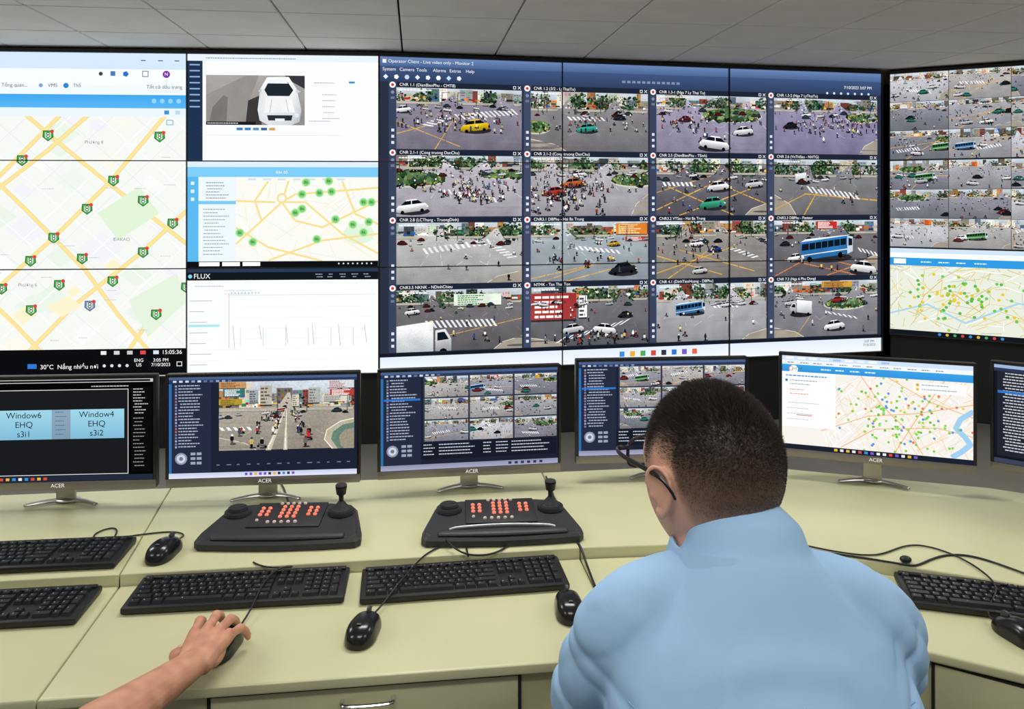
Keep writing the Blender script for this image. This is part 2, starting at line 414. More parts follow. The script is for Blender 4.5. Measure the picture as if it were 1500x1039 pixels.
def auto_feed(c,x,y,w,h,seed,det=.4):
    R=random.Random(seed*7+1)
    road=R.choice(['#8e8f98','#9a9aa0','#7d7f88','#a5a3a2','#85858f','#b4b4ba'])
    items=[('car',R.random(),R.uniform(.45,.9),R.uniform(.16,.26),R.choice(['#f0f0f0','#e0e0e4','#c9ccd2','#2a2c33','#8a3a34','#3c8a80']),R.choice((1,-1))) for _ in range(R.randint(1,4))]
    if R.random()<.2: items.append(('bus',R.random(),.6,.26,R.choice(['#4a80b0','#5a9a50','#e0e0e0'])))
    cr=[(R.uniform(0,.5),R.uniform(.35,.7),9,.045,R.uniform(-.02,.02),.04,.1)] if R.random()<.7 else []
    ye=[(0,R.uniform(.5,1),1,R.uniform(.3,.8),.02),(R.random()*.5,1,R.random(),.3,.02)] if R.random()<.5 else []
    il=[(R.random(),R.uniform(.28,.4),R.uniform(.15,.3),.1)] if R.random()<.45 else []
    bl=[(R.uniform(0,.8),R.uniform(0,.1),R.uniform(.08,.2),R.uniform(.1,.2),R.choice(SGN),R.choice(['#ffffff','#803020']))] if R.random()<.6 else []
    feed(c,x,y,w,h,seed,road,R.uniform(.15,.35),R.uniform(.3,1),1,int(R.uniform(10,35)),items,cr,ye,il,bl,det=det)

# ------------------------------------------------------------------ ROOM
H=2.55
wallm=mat('wall_paint','#e2dfd8',.8,bump=.05,var=.04)
darkm=mat('dark_panel','#121316',.6,bump=.05)
bm=bmesh.new(); box(bm,(0,2.2,-.05),(10.6,9,.1)); obj('floor',bm,None,[mat('floor_vinyl','#8a8780',.45,var=.1,vscale=3,bump=.05)],0)
bm=bmesh.new(); box(bm,(0,6.65,1.3),(10.6,.1,2.8)); obj('wall_back',bm,None,[darkm],0)
bm=bmesh.new(); box(bm,(0,-2.35,1.3),(10.6,.1,2.8)); obj('wall_front',bm,None,[wallm],0)
bm=bmesh.new(); box(bm,(-5.35,2.15,1.3),(.1,9.1,2.8)); obj('wall_left',bm,None,[wallm],0)
bm=bmesh.new(); box(bm,(5.35,2.15,1.3),(.1,9.1,2.8)); obj('wall_right',bm,None,[wallm],0)
bm=bmesh.new()
ca=rad(7); CM=Matrix.Rotation(ca,4,'Z')
for i in range(-10,11):
    for j in range(-5,13):
        c=CM@Vector((.22+i*.61,.17+j*.61,0))
        if abs(c.x)<5.7 and -2.8<c.y<7.1:
            box(bm,(c.x,c.y,H+.012),(.60,.60,.024),.004,0,rz=ca,seg=1)
box(bm,(0,2.2,H+.06),(10.8,9.4,.04),0,1)
obj('ceiling',bm,None,[mat('ceiling_tile','#f0eeea',.85,bump=.15,bscale=60,var=.05,vscale=5),mat('ceiling_void','#2a2a2c',.9)],0)
bm=bmesh.new()
LP=[(-2.4,.3),(0,.1),(2.4,.3),(-2.6,2.5),(0,2.2),(2.6,2.5)]
for (x,y) in LP:
    box(bm,(x,y,H-.012),(1.24,.34,.03),.004,0)
    box(bm,(x,y,H-.03),(1.18,.28,.012),.003,1)
obj('ceiling_light_panels',bm,None,[mat('lamp_housing','#e8e8e8',.4),emis('#fffdfa',3)],0)
for i,(x,y) in enumerate(LP):
    l=bpy.data.lights.new('ceiling_lamp','AREA'); l.shape='RECTANGLE'; l.size=1.15; l.size_y=.26; l.energy=14 if y<1 else 22; l.color=(1,.99,.965)
    o=bpy.data.objects.new('ceiling_lamp',l); link(o); o.location=(x,y,H-.045)
# ------------------------------------------------------------------ VIDEO WALL
bez=mat('display_bezel','#0a0a0c',.4); hous=mat('display_housing','#16171a',.5)
def wall_section(a,b,ztop,rows,cols,rh,cw):
    e=disp_frame('video_wall',a,b,ztop)
    Wd=cols*cw; Hh=rows*rh
    bm=bmesh.new()
    for r in range(rows):
        for q in range(cols):
            box(bm,((q+.5)*cw,-(r+.5)*rh,-.06),(cw-.001,rh-.001,.12),.002,1,seg=1)
    for q in range(cols+1): box(bm,(q*cw,-Hh/2,.008),(.006,Hh,.022),0,0)
    for r in range(rows+1): box(bm,(Wd/2,-r*rh,.008),(Wd,.006,.022),0,0)
    zb=ztop-Hh
    box(bm,(Wd/2,-Hh-zb/2,-.1),(Wd,zb-.004,.1),.003,1,seg=1)
    box(bm,(Wd/2,.012,-.05),(Wd,.02,.12),.002,0,seg=1)
    obj('panels',bm,e,[bez,hous],0)
    return e
ZT=2.515; EPS=7e-6
dl=Vector((2.4,.16)).normalized(); B=Vector((-.855,5.05)); cwl=1.203
A=B-dl*cwl*3
e=wall_section(A,B,ZT,3,3,.681,cwl)
c=Canvas(237,EPS)
R=random.Random(4)
o1=285.0
W1=o1*2
c.rect(1,1,W1-2,482,'#f1f4ef')
c.clip=(1,95,W1-1,442)
for i in range(70):
    x=R.uniform(0,W1);y=R.uniform(95,440);s=R.uniform(14,36)
    c.poly([(x,y-s*.7),(x+s,y),(x,y+s*.7),(x-s,y)],R.choice(['#f6f7f4','#edf3ec','#f4f7f6','#e8f1e5','#f0eff5','#f7f4e9']))
def q1(l): return [(o1+x+7,y-76) for x,y in l]
for i in range(-9,12):
    c.line((o1+i*52,95),(o1+i*52+390,442),1.2,'#ffffff' if i%2 else '#e6ebed')
    c.line((o1+i*61+300,95),(o1+i*61-60,442),1.2,'#ffffff' if i%2 else '#e6ebed')
ym=[q1([(40,165),(85,205),(150,260),(215,312),(290,372)]),q1([(-20,245),(45,310),(130,400),(180,470),(225,525)]),q1([(250,165),(165,270),(85,352),(-10,440)]),
    q1([(290,300),(210,376),(115,452),(45,525)]),q1([(290,412),(240,450),(190,525)]),q1([(140,165),(77,222),(-20,300)]),q1([(-20,430),(30,480),(70,525)]),
    [(0,180),(110,260),(230,380),(280,440)],[(0,420),(120,330),(285,200),(400,80)],[(60,95),(200,230),(300,330)]]
for p in ym: c.pl(p,6.2,'#ecd07a'); 
for p in ym: c.pl(p,5.0,'#f8e29a')
for (x,y,w,h) in ((368,378,50,32),(318,390,36,30),(450,318,24,20),(395,356,22,18)):
    c.poly([(x,y),(x+w*.6,y-h*.5),(x+w,y),(x+w*.4,y+h*.5)],'#f9f0cd')
c.poly([(440,240),(500,200),(530,240),(470,280)],'#dff1d6'); c.poly([(o1+200,370),(o1+270,330),(o1+285,372),(o1+228,425)],'#e2f0dc')
c.clip=None
mk=[(77,200),(238,201),(40,237),(171,267),(214,297),(133,309),(257,331),(85,352),(214,374),(126,383),(52,386),(170,417),(93,422),(11,427),(277,427),(53,459),(233,467),(-60,230),(-110,340),(-180,280),(-70,440),(-200,420)]
def marker(x,y,s,col):
    c.poly([(x-s,y-s),(x+s,y-s),(x+s*1.1,y+s*.4),(x,y+s*1.25),(x-s*1.1,y+s*.4)],'#2c6b35' if col!='g' else '#5d6b8a')
    c.poly([(x-s*.8,y-s*.8),(x+s*.8,y-s*.8),(x+s*.85,y+s*.35),(x,y+s),(x-s*.85,y+s*.35)],'#57b85a' if col!='g' else '#8b9ac0')
    c.rect(x-s*.5,y-s*.55,s,s*1.1,'#f0fff0'); c.circ(x+s*.8,y-s*.8,s*.4,'#e0443a',8)
    c.text('8',x,y,s*1.5,'#1d4d26','CENTER')
for (x,y) in mk: marker(o1+x+7,y-76,7.2,'')
marker(o1+144,453-76,7.2,'g')
for (t,x,y) in (('Phường 6',55,422),('ĐAKAO',190,355),('Phường 8',150,210)): c.text(t,o1+x,y-76,6,'#9a94a0','CENTER')
for i in range(40):
    x=R.uniform(10,W1-30); y=R.uniform(100,435); c.words(R,x,y,18,1.1,'#c8cbd0')
c.rect(1,1,W1-2,24,'#d3e6fa'); c.rect(1,25,W1-2,24,'#f4f9ff'); c.rect(1,49,W1-2,14,'#eef5fd'); c.rect(1,63,W1-2,20,('#3fa4ea','#59b4f2')); c.rect(1,83,W1-2,13,'#e8f2fb')
c.text('a - Tổng quan...',o1+8,50,6.5,'#333a44'); c.text('VMS',o1+84,50,6.5,'#333a44'); c.text('ThS',o1+120,50,6.5,'#333a44'); c.text('Tất cả dấu trang',o1+226,51,6.5,'#44505c')
c.circ(o1+74,50,3,'#7aa7d8'); c.circ(o1+110,50,4,'#2b87d8')
c.circ(o1+255,32,5.5,'#7b2fb0'); c.text('N',o1+255,32,6,'#ffffff','CENTER'); c.circ(o1+196,32,4.5,'#2d6fd0',5); c.frame(o1+220,27,9,9,1,'#555555'); c.circ(o1+160,32,3,'#444444'); c.rect(o1+174,28,7,7,'#4a78c8')
for i,xx in enumerate((218,243,267)): c.rect(o1+xx,11,7,1.3,'#333333')
for i in range(4): c.circ(o1+237+i*12,72,3.6,'#8fd0fb')
c.rect(o1+252,86,7,6,'#3b8ed8'); c.rect(o1+268,86,7,6,'#bcd7ee')
c.frame(o1+255,100,10,8,1,'#5aa6dd')
c.rect(1,442,W1-2,40,'#0c0d10')
c.text('15:05:36',o1+278,448,7.5,'#ffffff','RIGHT'); 
for i in range(5): c.rect(o1+160+i*19,445,8,5.5,['#e8e8e8','#cfd3da','#c8c8c8','#e04848','#d8e2ee'][i])
c.rect(o1+55,463,13,7,'#2f78d0'); c.text('30°C  Nắng nhiều nơi',o1+73,468,8,'#ffffff'); c.text('ENG\nUS',o1+215,463,6,'#ffffff','CENTER'); c.text('3:05 PM\n7/10/2023',o1+247,463,6,'#ffffff','CENTER'); c.frame(o1+270,462,8,7,1,'#e8e8e8')
for i in range(4): c.circ(o1+165+i*11,467,2.4,'#d9dde4',8)
x0=570
c.rect(x0+1,1,283,160,'#f7fbff'); c.rect(x0+1,1,283,10,'#e6f0fa'); c.rect(x0+1,11,22,150,'#1f3350')
for i in range(8): c.rect(x0+4,16+i*9,15,2,'#8fb0d8')
c.list(R,x0+28,6,230,1,3,1.2,'#7a8aa0')
fx,fy,fw,fh=x0+28,32,146,75
c.grain=.5
c.rect(fx,fy,fw,fh,('#a8a5a3','#8a8784')); 
c.poly([(fx,fy+fh),(fx,fy+30),(fx+60,fy),(fx+78,fy),(fx+50,fy+fh)],'#938f8b')
c.poly([(fx+4,fy+fh),(fx+10,fy+48),(fx+26,fy+30),(fx+32,fy+34),(fx+30,fy+fh)],'#77736f')
c.poly([(fx+58,fy+fh),(fx+62,fy+38),(fx+80,fy+30),(fx+82,fy+fh)],'#3d3b3a')
c.poly([(fx+116,fy),(fx+146,fy),(fx+146,fy+20),(fx+128,fy+10)],'#35383c')
c.poly([(fx+76,fy+52),(fx+80,fy+20),(fx+90,fy+3),(fx+122,fy+2),(fx+134,fy+20),(fx+141,fy+52),(fx+138,fy+70),(fx+126,fy+75),(fx+92,fy+75),(fx+79,fy+68)],['#f0f2f4','#e4e7ea','#ffffff','#ffffff','#e8ebee','#c8ccd0','#b8bcc0','#cfd2d6','#d8dbde','#e0e2e4'])
c.poly([(fx+86,fy+22),(fx+92,fy+10),(fx+120,fy+9),(fx+129,fy+22),(fx+123,fy+31),(fx+91,fy+31)],'#1f2731')
c.poly([(fx+90,fy+12),(fx+94,fy+5),(fx+118,fy+5),(fx+121,fy+12)],'#e9edf0')
c.poly([(fx+88,fy+35),(fx+126,fy+35),(fx+132,fy+56),(fx+86,fy+56)],'#eef0f2'); c.line((fx+97,fy+36),(fx+94,fy+56),1,'#b8bcc2'); c.line((fx+118,fy+36),(fx+122,fy+56),1,'#b8bcc2')
c.poly([(fx+90,fy+60),(fx+128,fy+60),(fx+126,fy+68),(fx+92,fy+68)],'#2a3038'); c.rect(fx+102,fy+65,14,4,'#eceff2'); c.circ(fx+84,fy+60,3.5,'#dfe8ee'); c.circ(fx+134,fy+60,3.5,'#dfe8ee')
c.poly([(fx+76,fy+24),(fx+82,fy+20),(fx+82,fy+26)],'#c8ccd0'); c.poly([(fx+133,fy+20),(fx+140,fy+24),(fx+134,fy+27)],'#c8ccd0')
c.grain=0
c.rect(fx,fy+fh-5,fw*.5,5,'#1b1b1e'); c.list(R,fx+2,fy+fh-3.2,60,1,3,1.2,'#dddddd')
for i,cc in enumerate(['#3b7dc8','#3b7dc8','#5a92d0','#2f5f9a','#e0a040']): c.rect(x0+73+i*12,111,9,4,cc)
for i in range(5): c.list(R,x0+200,60+i*9,26,1,3,1.1,'#a3abb6')
c.list(R,x0+188,42,60,1,3,1.2,'#a3abb6'); c.rect(x0+240,40,9,3,'#3b8ed8'); c.list(R,x0+180,100,45,1,3,1.1,'#a3abb6')
c.rect(x0+28,122,200,.8,'#d8dee6')
y0=161.4
c.rect(x0+1,y0+1,283,159,'#f6f6ef'); c.rect(x0+1,y0+1,283,8,'#dcebf8'); c.rect(x0+1,y0+9,283,15,'#7ccaf4'); c.text('Bản đồ',x0+140,y0+17,5,'#ffffff','CENTER')
c.rect(x0+1,y0+24,16,136,'#5ab6ec'); c.rect(x0+17,y0+24,55,136,'#eaf4fb')
c.list(R,x0+28,y0+32,38,6,4.6,1.3,'#7f8f9f'); c.rect(x0+17,y0+60,55,5,'#7cc6f0'); c.list(R,x0+24,y0+72,40,14,5.2,1.2,'#8b98a6')
for i in range(3): c.rect(x0+6,y0+31+i*12,5,5,'#d8effc')
for i in range(7): c.rect(x0+90+i*22,y0+26,12,3,'#cde2f2')
c.clip=(x0+72,y0+30,x0+284,y0+151)
for i in range(46):
    a=R.uniform(x0+72,x0+284);b=R.uniform(y0+30,y0+150)
    c.line((a,b),(a+R.uniform(-90,90),b+R.uniform(-60,60)),1.0,R.choice(['#ffffff','#f4ebcc','#e9ecec']))
c.circ(x0+255,y0+110,24,'#dff0da',10,16)
for p in ([(72,125),(110,90),(140,62),(160,50),(284,40)],[(140,62),(150,30)],[(140,62),(175,62),(230,110),(284,140)],[(160,90),(140,62)],[(72,60),(130,62)],[(120,150),(200,120),(284,110)],[(230,30),(250,80),(284,95)],[(72,100),(120,130),(200,151)],[(160,90),(200,100),(284,60)],[(110,90),(100,60),(120,30)]):
    c.pl([(x0+a,y0+b) for a,b in p],2.8,'#f5dc90')
c.circ(x0+140,y0+56,8,'#f5dc90'); c.circ(x0+140,y0+56,5,'#f3f3ee')
c.clip=None
for (x,y) in ((170,72),(196,48),(176,32),(170,50),(210,30),(262,62),(270,92),(160,78),(192,118),(97,122),(220,88),(246,96),(262,108),(274,62),(214,46),(78,108)):
    xx=min(x,274)
    c.circ(x0+xx,y0+y,6.6,'#a8e8a0',14); c.circ(x0+xx,y0+y,5,'#7fd078',14); c.text('86' ,x0+xx,y0+y,5.2,'#113d14','CENTER')
c.rect(x0+1,y0+151,283,9,'#0e1014'); 
for i in range(8): c.circ(x0+225+i*7,y0+155,1.4,'#cfd6dd',6)
c.rect(x0+18,y0+152,30,6,'#ffffff'); c.rect(x0+52,y0+152,26,6,'#ffffff'); c.rect(x0+82,y0+152,26,6,'#ffffff')
y0=322.8
c.rect(x0+1,y0+1,283,159,'#f8fcff'); c.rect(x0+1,y0+1,283,5,'#2a3a55'); c.rect(x0+1,y0+6,283,12,'#14181f'); c.text('FLUX',x0+10,y0+12,9,'#ffffff'); c.circ(x0+5,y0+12,3,'#7fd0f0')
for i in range(5): c.list(R,x0+190+i*18,y0+9,12,2,4,1.3,'#9aa6b8')
c.list(R,x0+10,y0+26,60,1,3,1.4,'#b8c2ce'); c.list(R,x0+55,y0+33,60,2,5,1.2,'#c8d2de')
for i in range(7): c.rect(x0+2,y0+42+i*16,280,.5,'#e6ecf2'); c.rect(x0+4,y0+48+i*16,R.uniform(20,34),1.2,'#b8c2ce')
c.rect(x0+2,y0+84,46,4,'#aee6ee')
px=[62+i*5.6 for i in range(39)]
for i,x in enumerate(px):
    if i%7==1: c.line((x0+x,y0+86),(x0+x+3,y0+86+R.uniform(20,36)),.6,'#b88a90')
    if i%6==3: c.line((x0+x,y0+90),(x0+x,y0+118),.6,'#a8c0d8')
c.line((x0+62,y0+38),(x0+62,y0+120),.7,'#d8a098'); c.rect(x0+60,y0+40,220,.7,'#c9d4e0'); 
for i in range(9): c.circ(x0+66+i*5,y0+37,.8,'#50565e',6)
c.build('screen_content',e)
# --- main section
D=Vector((3.59,.73)).normalized(); B2=B+Vector((.002,0)); C2=B2+D*3.642
e=wall_section(B2,C2,ZT,3,3,.681,1.214)
c=Canvas(250,EPS); R=random.Random(9)
W,Hh=910.5,510.7
c.rect(1,1,W-2,Hh-2,'#2a3143'); c.rect(1,1,W-2,15,('#6884b4','#4a6592')); c.rect(1,16,W-2,25,('#3f5580','#2f3f60'))
c.text('Operator Client - Live video only - Monitor 2',14,8,6.5,'#f2f5fa'); c.rect(5,5,6,6,'#e8ecf4')
for i,t in enumerate(('System','Camera','Tools','Alarms','Extras','Help')): c.text(t,5+i*27,21,6.5,'#f2f5fa')
for i in range(8):
    c.circ(10+i*17,33,4,['#e8eef8','#ffffff','#c8d4e8','#e8eef8','#e8eef8','#ffffff','#bfe3ff','#e8eef8'][i],4+i%3)
for i in range(12): c.rect(410+i*9,28,6,4,'#7f90b0')
c.text('7/10/2023 3:07 PM',862,28,6.5,'#ffffff','CENTER')
for i in range(7): c.circ(800+i*14,39,2.4,'#d5deee',6)
names=['CNR 1.1 (DienBienPhu - CMT8)','CNR 1.2 (3/2 - LyThaiTo)','CNR 1.3-1 (Nga 7 Ly Thai To)','CNR 1.3-2 (Nga 7 LyThaiTo)',
 'CNR 2.1-1 (Cong truong DanChu)','CNR 2.1-2 (Cong truong DanChu)','CNR 2.5 (DienBienPhu - TSinh)','CNR 2.6 (VoThiSau - NHTG)',
 'CNR 2.8 (LCThang - TruongDinh)','CNR3.1 DBPhu - Hai Ba Trung','CNR3.2 VTSau - Hai Ba Trung','CNR3.3 DBPhu - Pasteur',
 'CNR3.5 NKNK - NDinhChieu','NTMK - Tan Thai Ton','CNR 4.1 (DinhTienHoang - DBPhu)','CNR 7.2 (Nga 6 Phu Dong)']
W_='#f4f4f6'
cf=[
 dict(road='#85808e',hor=.22,trees=.6,bikes=50,items=[('car',.62,.62,.26,'#e8c832'),('car',.05,.36,.14,W_)],cross=[(.45,.42,14,.035,-.008,.05,.09),(.2,.6,5,.03,-.03,.08,.03)],yel=[(0,.75,.35,.55,.014),(.3,1,.45,.5,.014),(0,.55,.5,.95,.014)],cl=(.45,.5,.25,.12)),
 dict(road='#7f7d80',hor=.28,trees=1.1,bikes=22,items=[('car',.47,.62,.19,'#46b5a4'),('car',.75,.42,.12,'#333740')],isl=[(.04,.6,.12,.1)],cross=[(.3,.42,8,.04,0,.03,.06)],cl=(.6,.5,.22,.12)),
 dict(road='#948fa4',hor=.2,trees=.8,bikes=38,items=[('car',.52,.85,.3,W_,-1),('car',.78,.62,.2,'#eceef0'),('car',.25,.42,.13,'#7a2430')],isl=[(.68,.33,.27,.11)],cl=(.3,.5,.18,.12)),
 dict(road='#8a85a0',hor=.2,trees=.7,bikes=60,items=[('car',.3,.3,.1,W_),('car',.15,.5,.15,'#2c2d36')],isl=[(.85,.33,.16,.07)],cl=(.55,.5,.25,.12)),
 dict(road='#aaa6ae',hor=.18,trees=1.1,bikes=60,items=[('car',.12,.85,.28,W_)],isl=[(.12,.38,.26,.12),(.85,.3,.2,.06)],cross=[(.4,.55,10,.04,.015,.02,.08)],cl=(.58,.6,.22,.14)),
 dict(road='#a5a3a8',hor=.2,trees=.9,bikes=90,items=[('car',.35,.45,.2,'#c87048'),('car',.2,.6,.2,'#b84a40'),('car',.4,.3,.14,W_)],isl=[(.88,.38,.2,.11)],cl=(.25,.6,.2,.18)),
 dict(road='#66656e',hor=.24,trees=1.1,bikes=18,items=[('car',.5,.8,.26,'#4aae8c'),('car',.55,.5,.22,W_),('car',.88,.45,.18,'#d8dadd')],yel=[(0,.9,.6,.35,.018),(.2,1,.9,.5,.018),(.1,.5,.7,1,.018),(.5,.4,1,.8,.018),(0,.6,.5,.3,.012)],cross=[(.05,.42,7,.04,0,.02,.07)]),
 dict(road='#7a797c',hor=.26,trees=1.8,bikes=6,items=[('truck',.27,.36,.14,W_)],cross=[(.3,.48,11,.045,.012,.05,.12)],yel=[(.28,1,.4,.6,.024),(.28,.62,1,.74,.024),(0,.9,.3,.62,.016)]),
 dict(road='#a9a9a8',hor=.22,trees=.9,bikes=7,cross=[(.2,.42,13,.042,-.012,.03,.09),(.75,.42,5,.03,.04,.08,-.02)],items=[]),
 dict(road='#98a0a6',hor=.22,trees=.5,bikes=24,bills=[(.72,.03,.27,.2,'#d98a38','#f8e3b0'),(.8,.26,.2,.08,'#b84a40','#ffffff')],items=[('car',.78,.82,.26,'#32343c'),('car',.7,.38,.12,'#d0a840')],yel=[(0,.95,.6,.7,.016),(.1,1,.5,.75,.016),(.3,1,.9,.7,.016)],cross=[(.35,.4,9,.045,.01,.03,.07)],cl=(.5,.68,.2,.08)),
 dict(road='#8a8682',hor=.22,trees=1.1,bikes=26,items=[('car',.35,.4,.14,W_),('car',.52,.5,.14,'#334c8a'),('car',.38,.87,.15,'#d8dadc')],yel=[(0,.9,.7,.45,.018),(.1,1,.55,.4,.018),(0,.6,.6,.95,.018),(.2,.5,.9,.9,.018)],cross=[(.65,.5,6,.04,.03,.06,-.03)],cl=(.4,.5,.16,.12)),
 dict(road='#6d6a70',hor=.2,trees=.6,bikes=12,bills=[(.4,.02,.2,.14,'#c23a34','#fff')],items=[('bus',.5,.54,.38,'#3c82bc'),('car',.2,.68,.18,W_),('car',.86,.88,.28,W_,-1),('car',.1,.42,.11,'#334')],yel=[(0,1,.4,.6,.018),(.1,.7,.8,1,.018),(.3,.6,1,.95,.018),(.5,1,1,.7,.018)],cross=[(.8,.5,5,.04,.02,.03,.08)],ycol='#d08850'),
 dict(road='#6c6a6c',hor=.2,trees=1.3,bikes=10,bills=[(.45,.08,.38,.2,'#dfe8dc','#3f8a4a')],items=[('truck',.2,.9,.45,W_),('car',.12,.35,.13,W_)],cross=[(.22,.5,14,.04,.0,.04,.12)],yel=[(.4,.75,1,.5,.01)]),
 dict(road='#6b6b70',hor=.2,trees=.8,bikes=26,bills=[(0,.1,.38,.48,'#a84444','#f2e8e4'),(.4,.15,.07,.4,'#e9e9e9','#555')],items=[('car',.62,.74,.22,W_,-1),('car',.35,.72,.2,'#dfe1e4'),('car',.8,.5,.14,'#30323a')],cross=[(.2,.95,10,.06,-.03,.08,-.1)],cl=(.6,.9,.25,.05)),
 dict(road='#a2a2a6',hor=.26,trees=1.3,bikes=7,items=[('bus',.3,.44,.2,'#4a86b8'),('car',.62,.38,.11,W_)],cross=[(.5,.38,6,.04,.0,.02,.05)]),
 dict(road='#848289',hor=.2,trees=.5,bikes=14,bills=[(.45,.01,.3,.12,'#c8a050','#8a2b20')],items=[('truck',.25,.5,.2,W_,-1),('car',.57,.82,.22,W_),('car',.15,.38,.13,'#d8dadd'),('car',.6,.35,.13,'#a83a30')],isl=[(.68,.42,.2,.09)],yel=[(.2,1,.35,.6,.01)],cross=[(.5,.55,6,.05,.02,.03,.05)]),
]
cx0=15; cy0=41; cwd=222.5; chh=109.6
for i,cfg in enumerate(cf):
    q=i%4; r=i//4; x=cx0+q*cwd; y=cy0+r*chh
    c.rect(x,y,cwd-3,chh-1,'#414a64' if i%2 else '#3a435c'); c.rect(x+13,y,cwd-17,9,'#1e2536')
    c.text(names[i],x+17,y+4.5,6,'#ffffff')
    c.frame(x+cwd-18,y+2,5,5,1,'#e0e4ec'); c.line((x+cwd-10,y+2),(x+cwd-5,y+7),1,'#e0e4ec'); c.line((x+cwd-5,y+2),(x+cwd-10,y+7),1,'#e0e4ec')
    c.circ(x+6,y+5,5,'#ffffff'); c.circ(x+6,y+5,2.6,'#d8404a')
    c.circ(x+6,y+17,3,'#7f8cab',6); c.rect(x+3,y+24,6,4,'#6c7896')
    for k in range(3): c.rect(x+4,y+76+k*10,4.5,4.5,'#dfe4ee')
    feed(c,x+12,y+9,cwd-15.5,chh-10,100+i,**cfg)
    R2=random.Random(i); z=c.z; c.z=.0172; c.words(R2,x+16,y+12,55,2.2,'#f4f4f4'); c.z=z
c.rect(1,Hh-31,W-2,6,'#151a26'); c.rect(1,Hh-25,W-2,24,('#dfeaf7','#f3f7fc'))
for i in range(8): c.rect(405+i*19,Hh-19,9,9,['#3b8ed8','#e8b23a','#4aa857','#d8483e','#30363e','#2f78d0','#7a58c8','#e86a3a'][i])
c.text('3:07 PM\n7/10/2023',885,Hh-16,5.5,'#30363e','CENTER')
c.build('screen_content',e)
# --- right section
dr=Vector((.74,-.40)).normalized(); A3=Vector((2.79,5.80)); B3=A3+dr*1.14*2
e=wall_section(A3,B3,ZT,3,2,.64,1.14)
c=Canvas(250,EPS)
for q in range(2):
    for r in range(2):
        x=q*285+1; y=r*160+1
        c.rect(x,y,283,158,'#20262f')
        for a in range(3):
            for b in range(3): auto_feed(c,x+a*94.6,y+b*52.6,93.8,51.8,300+q*50+r*20+a*3+b,.55)
    x=q*285+1;y=321
    c.rect(x,y,283,158,'#e6ebdc'); c.rect(x,y,283,8,'#cfe2f4'); c.rect(x,y+8,283,9,'#f6fafd'); c.rect(x,y+17,283,14,'#2f9ae0'); c.rect(x+6,y+19,20,9,'#ffffff')
    for i in range(4): c.words(R,x+50+i*28,y+23,20,2,'#e8f4ff')
    c.clip=(x,y+31,x+218,y+148)
    for i in range(150):
        a=R.uniform(x,x+228);b=R.uniform(y+31,y+148); c.line((a,b),(a+R.uniform(-50,50),b+R.uniform(-35,35)),R.uniform(.8,1.6),R.choice(['#ffffff','#e9cf80','#e8cf80','#d8c070','#c8c8b0']))
    c.pl([(x,y+120),(x+60,y+100),(x+120,y+130),(x+200,y+90),(x+248,y+100)],3,'#a9d3ea')
    for i in range(90): c.circ(R.gauss(x+110,50),R.gauss(y+90,24),2.8,R.choice(['#57b947','#6cc95a','#57b947','#a8c83a','#e8c83a']),8)
    c.clip=None
    c.rect(x+218,y+31,65,118,'#f2bd3c')
    for i in range(10): c.rect(x+218,y+41+i*11,65,.8,'#fff0c0'); c.words(R,x+222,y+36+i*11,54,2,'#8a5a18')
    c.rect(x,y+149,283,9,'#14181f')
    for i in range(9): c.circ(x+80+i*12,y+153.5,2.6,['#3b8ed8','#e8b23a','#4aa857','#d8483e'][i%4],8)
c.build('screen_content',e)

# ------------------------------------------------------------------ DESK
desk=empty('control_desk')
dm=mat('desk_laminate','#c6c49c',.38,bump=.06,bscale=220,var=.05,vscale=4); dg_=mat('desk_gap','#14140f',.8)
g=.0015
stepL=[(-1.95,1.58),(-1.4,1.645)]; s1=(-.855,1.71); s2=(.16,1.84); stepR=[(.40,1.86),(.62,1.835),(.82,1.77),(1.06,1.675),(1.4,1.49),(1.8,1.22)]
f0=(-1.85,1.19); f1=(-.80,1.32); f2=(.215,1.445); frontR=[(.40,1.495),(.60,1.50),(.78,1.46),(.95,1.37),(1.25,1.18),(1.55,.93)]
b0=(-2.05,2.09); b1=(-.965,2.22); b2=(.09,2.345); backR=[(.40,2.385),(.80,2.385),(1.35,2.22),(1.75,2.0),(2.15,1.70)]
up,lo=.78,.755
bm=bmesh.new()
def sh(p,d): return (p[0]+d,p[1])
prism(bm,[b0,sh(b1,-g),sh(s1,-g)]+stepL[::-1],.735,up,.004)
prism(bm,[sh(b1,g),sh(b2,-g),sh(s2,-g),sh(s1,g)],.735,up,.004)
prism(bm,[sh(b2,g)]+backR+stepR[::-1]+[sh(s2,g)],.735,up,.004)
sd=lambda p:(p[0],p[1]-.0012)
prism(bm,[sd(stepL[0]),sd(stepL[1]),sd(sh(s1,-g)),sh(f1,-g),f0],.735,lo,.005)
prism(bm,[sd(sh(s1,g)),sd(sh(s2,-g)),sh(f2,-g),sh(f1,g)],.735,lo,.005)
prism(bm,[sd(sh(s2,g))]+[sd(p) for p in stepR]+frontR[::-1]+[sh(f2,g)],.735,lo,.005)
obj('desktop',bm,desk,[dm],30)
bm=bmesh.new()
def inset(p,d): return (p[0],p[1]+d)
prism(bm,[inset(b0,-.02),inset(b1,-.02),inset(b2,-.02)]+[inset(p,-.02) for p in backR]+[inset(p,.02) for p in stepR[::-1]]+[inset(s2,.02),inset(s1,.02)]+[inset(p,.02) for p in stepL[::-1]],.0,.734)
prism(bm,[inset(stepL[0],.01),inset(s1,.01),inset(f1,.02),inset(f0,.02)],.60,.734)
prism(bm,[inset(s1,.01),inset(s2,.01),inset(f2,.02),inset(f1,.02)],.60,.734)
prism(bm,[inset(s2,.01)]+[inset(p,.01) for p in stepR]+[inset(p,.02) for p in frontR[::-1]]+[inset(f2,.02)],.60,.734)
obj('carcass',bm,desk,[mat('desk_carcass','#b9b78f',.5,bump=.05)],30)
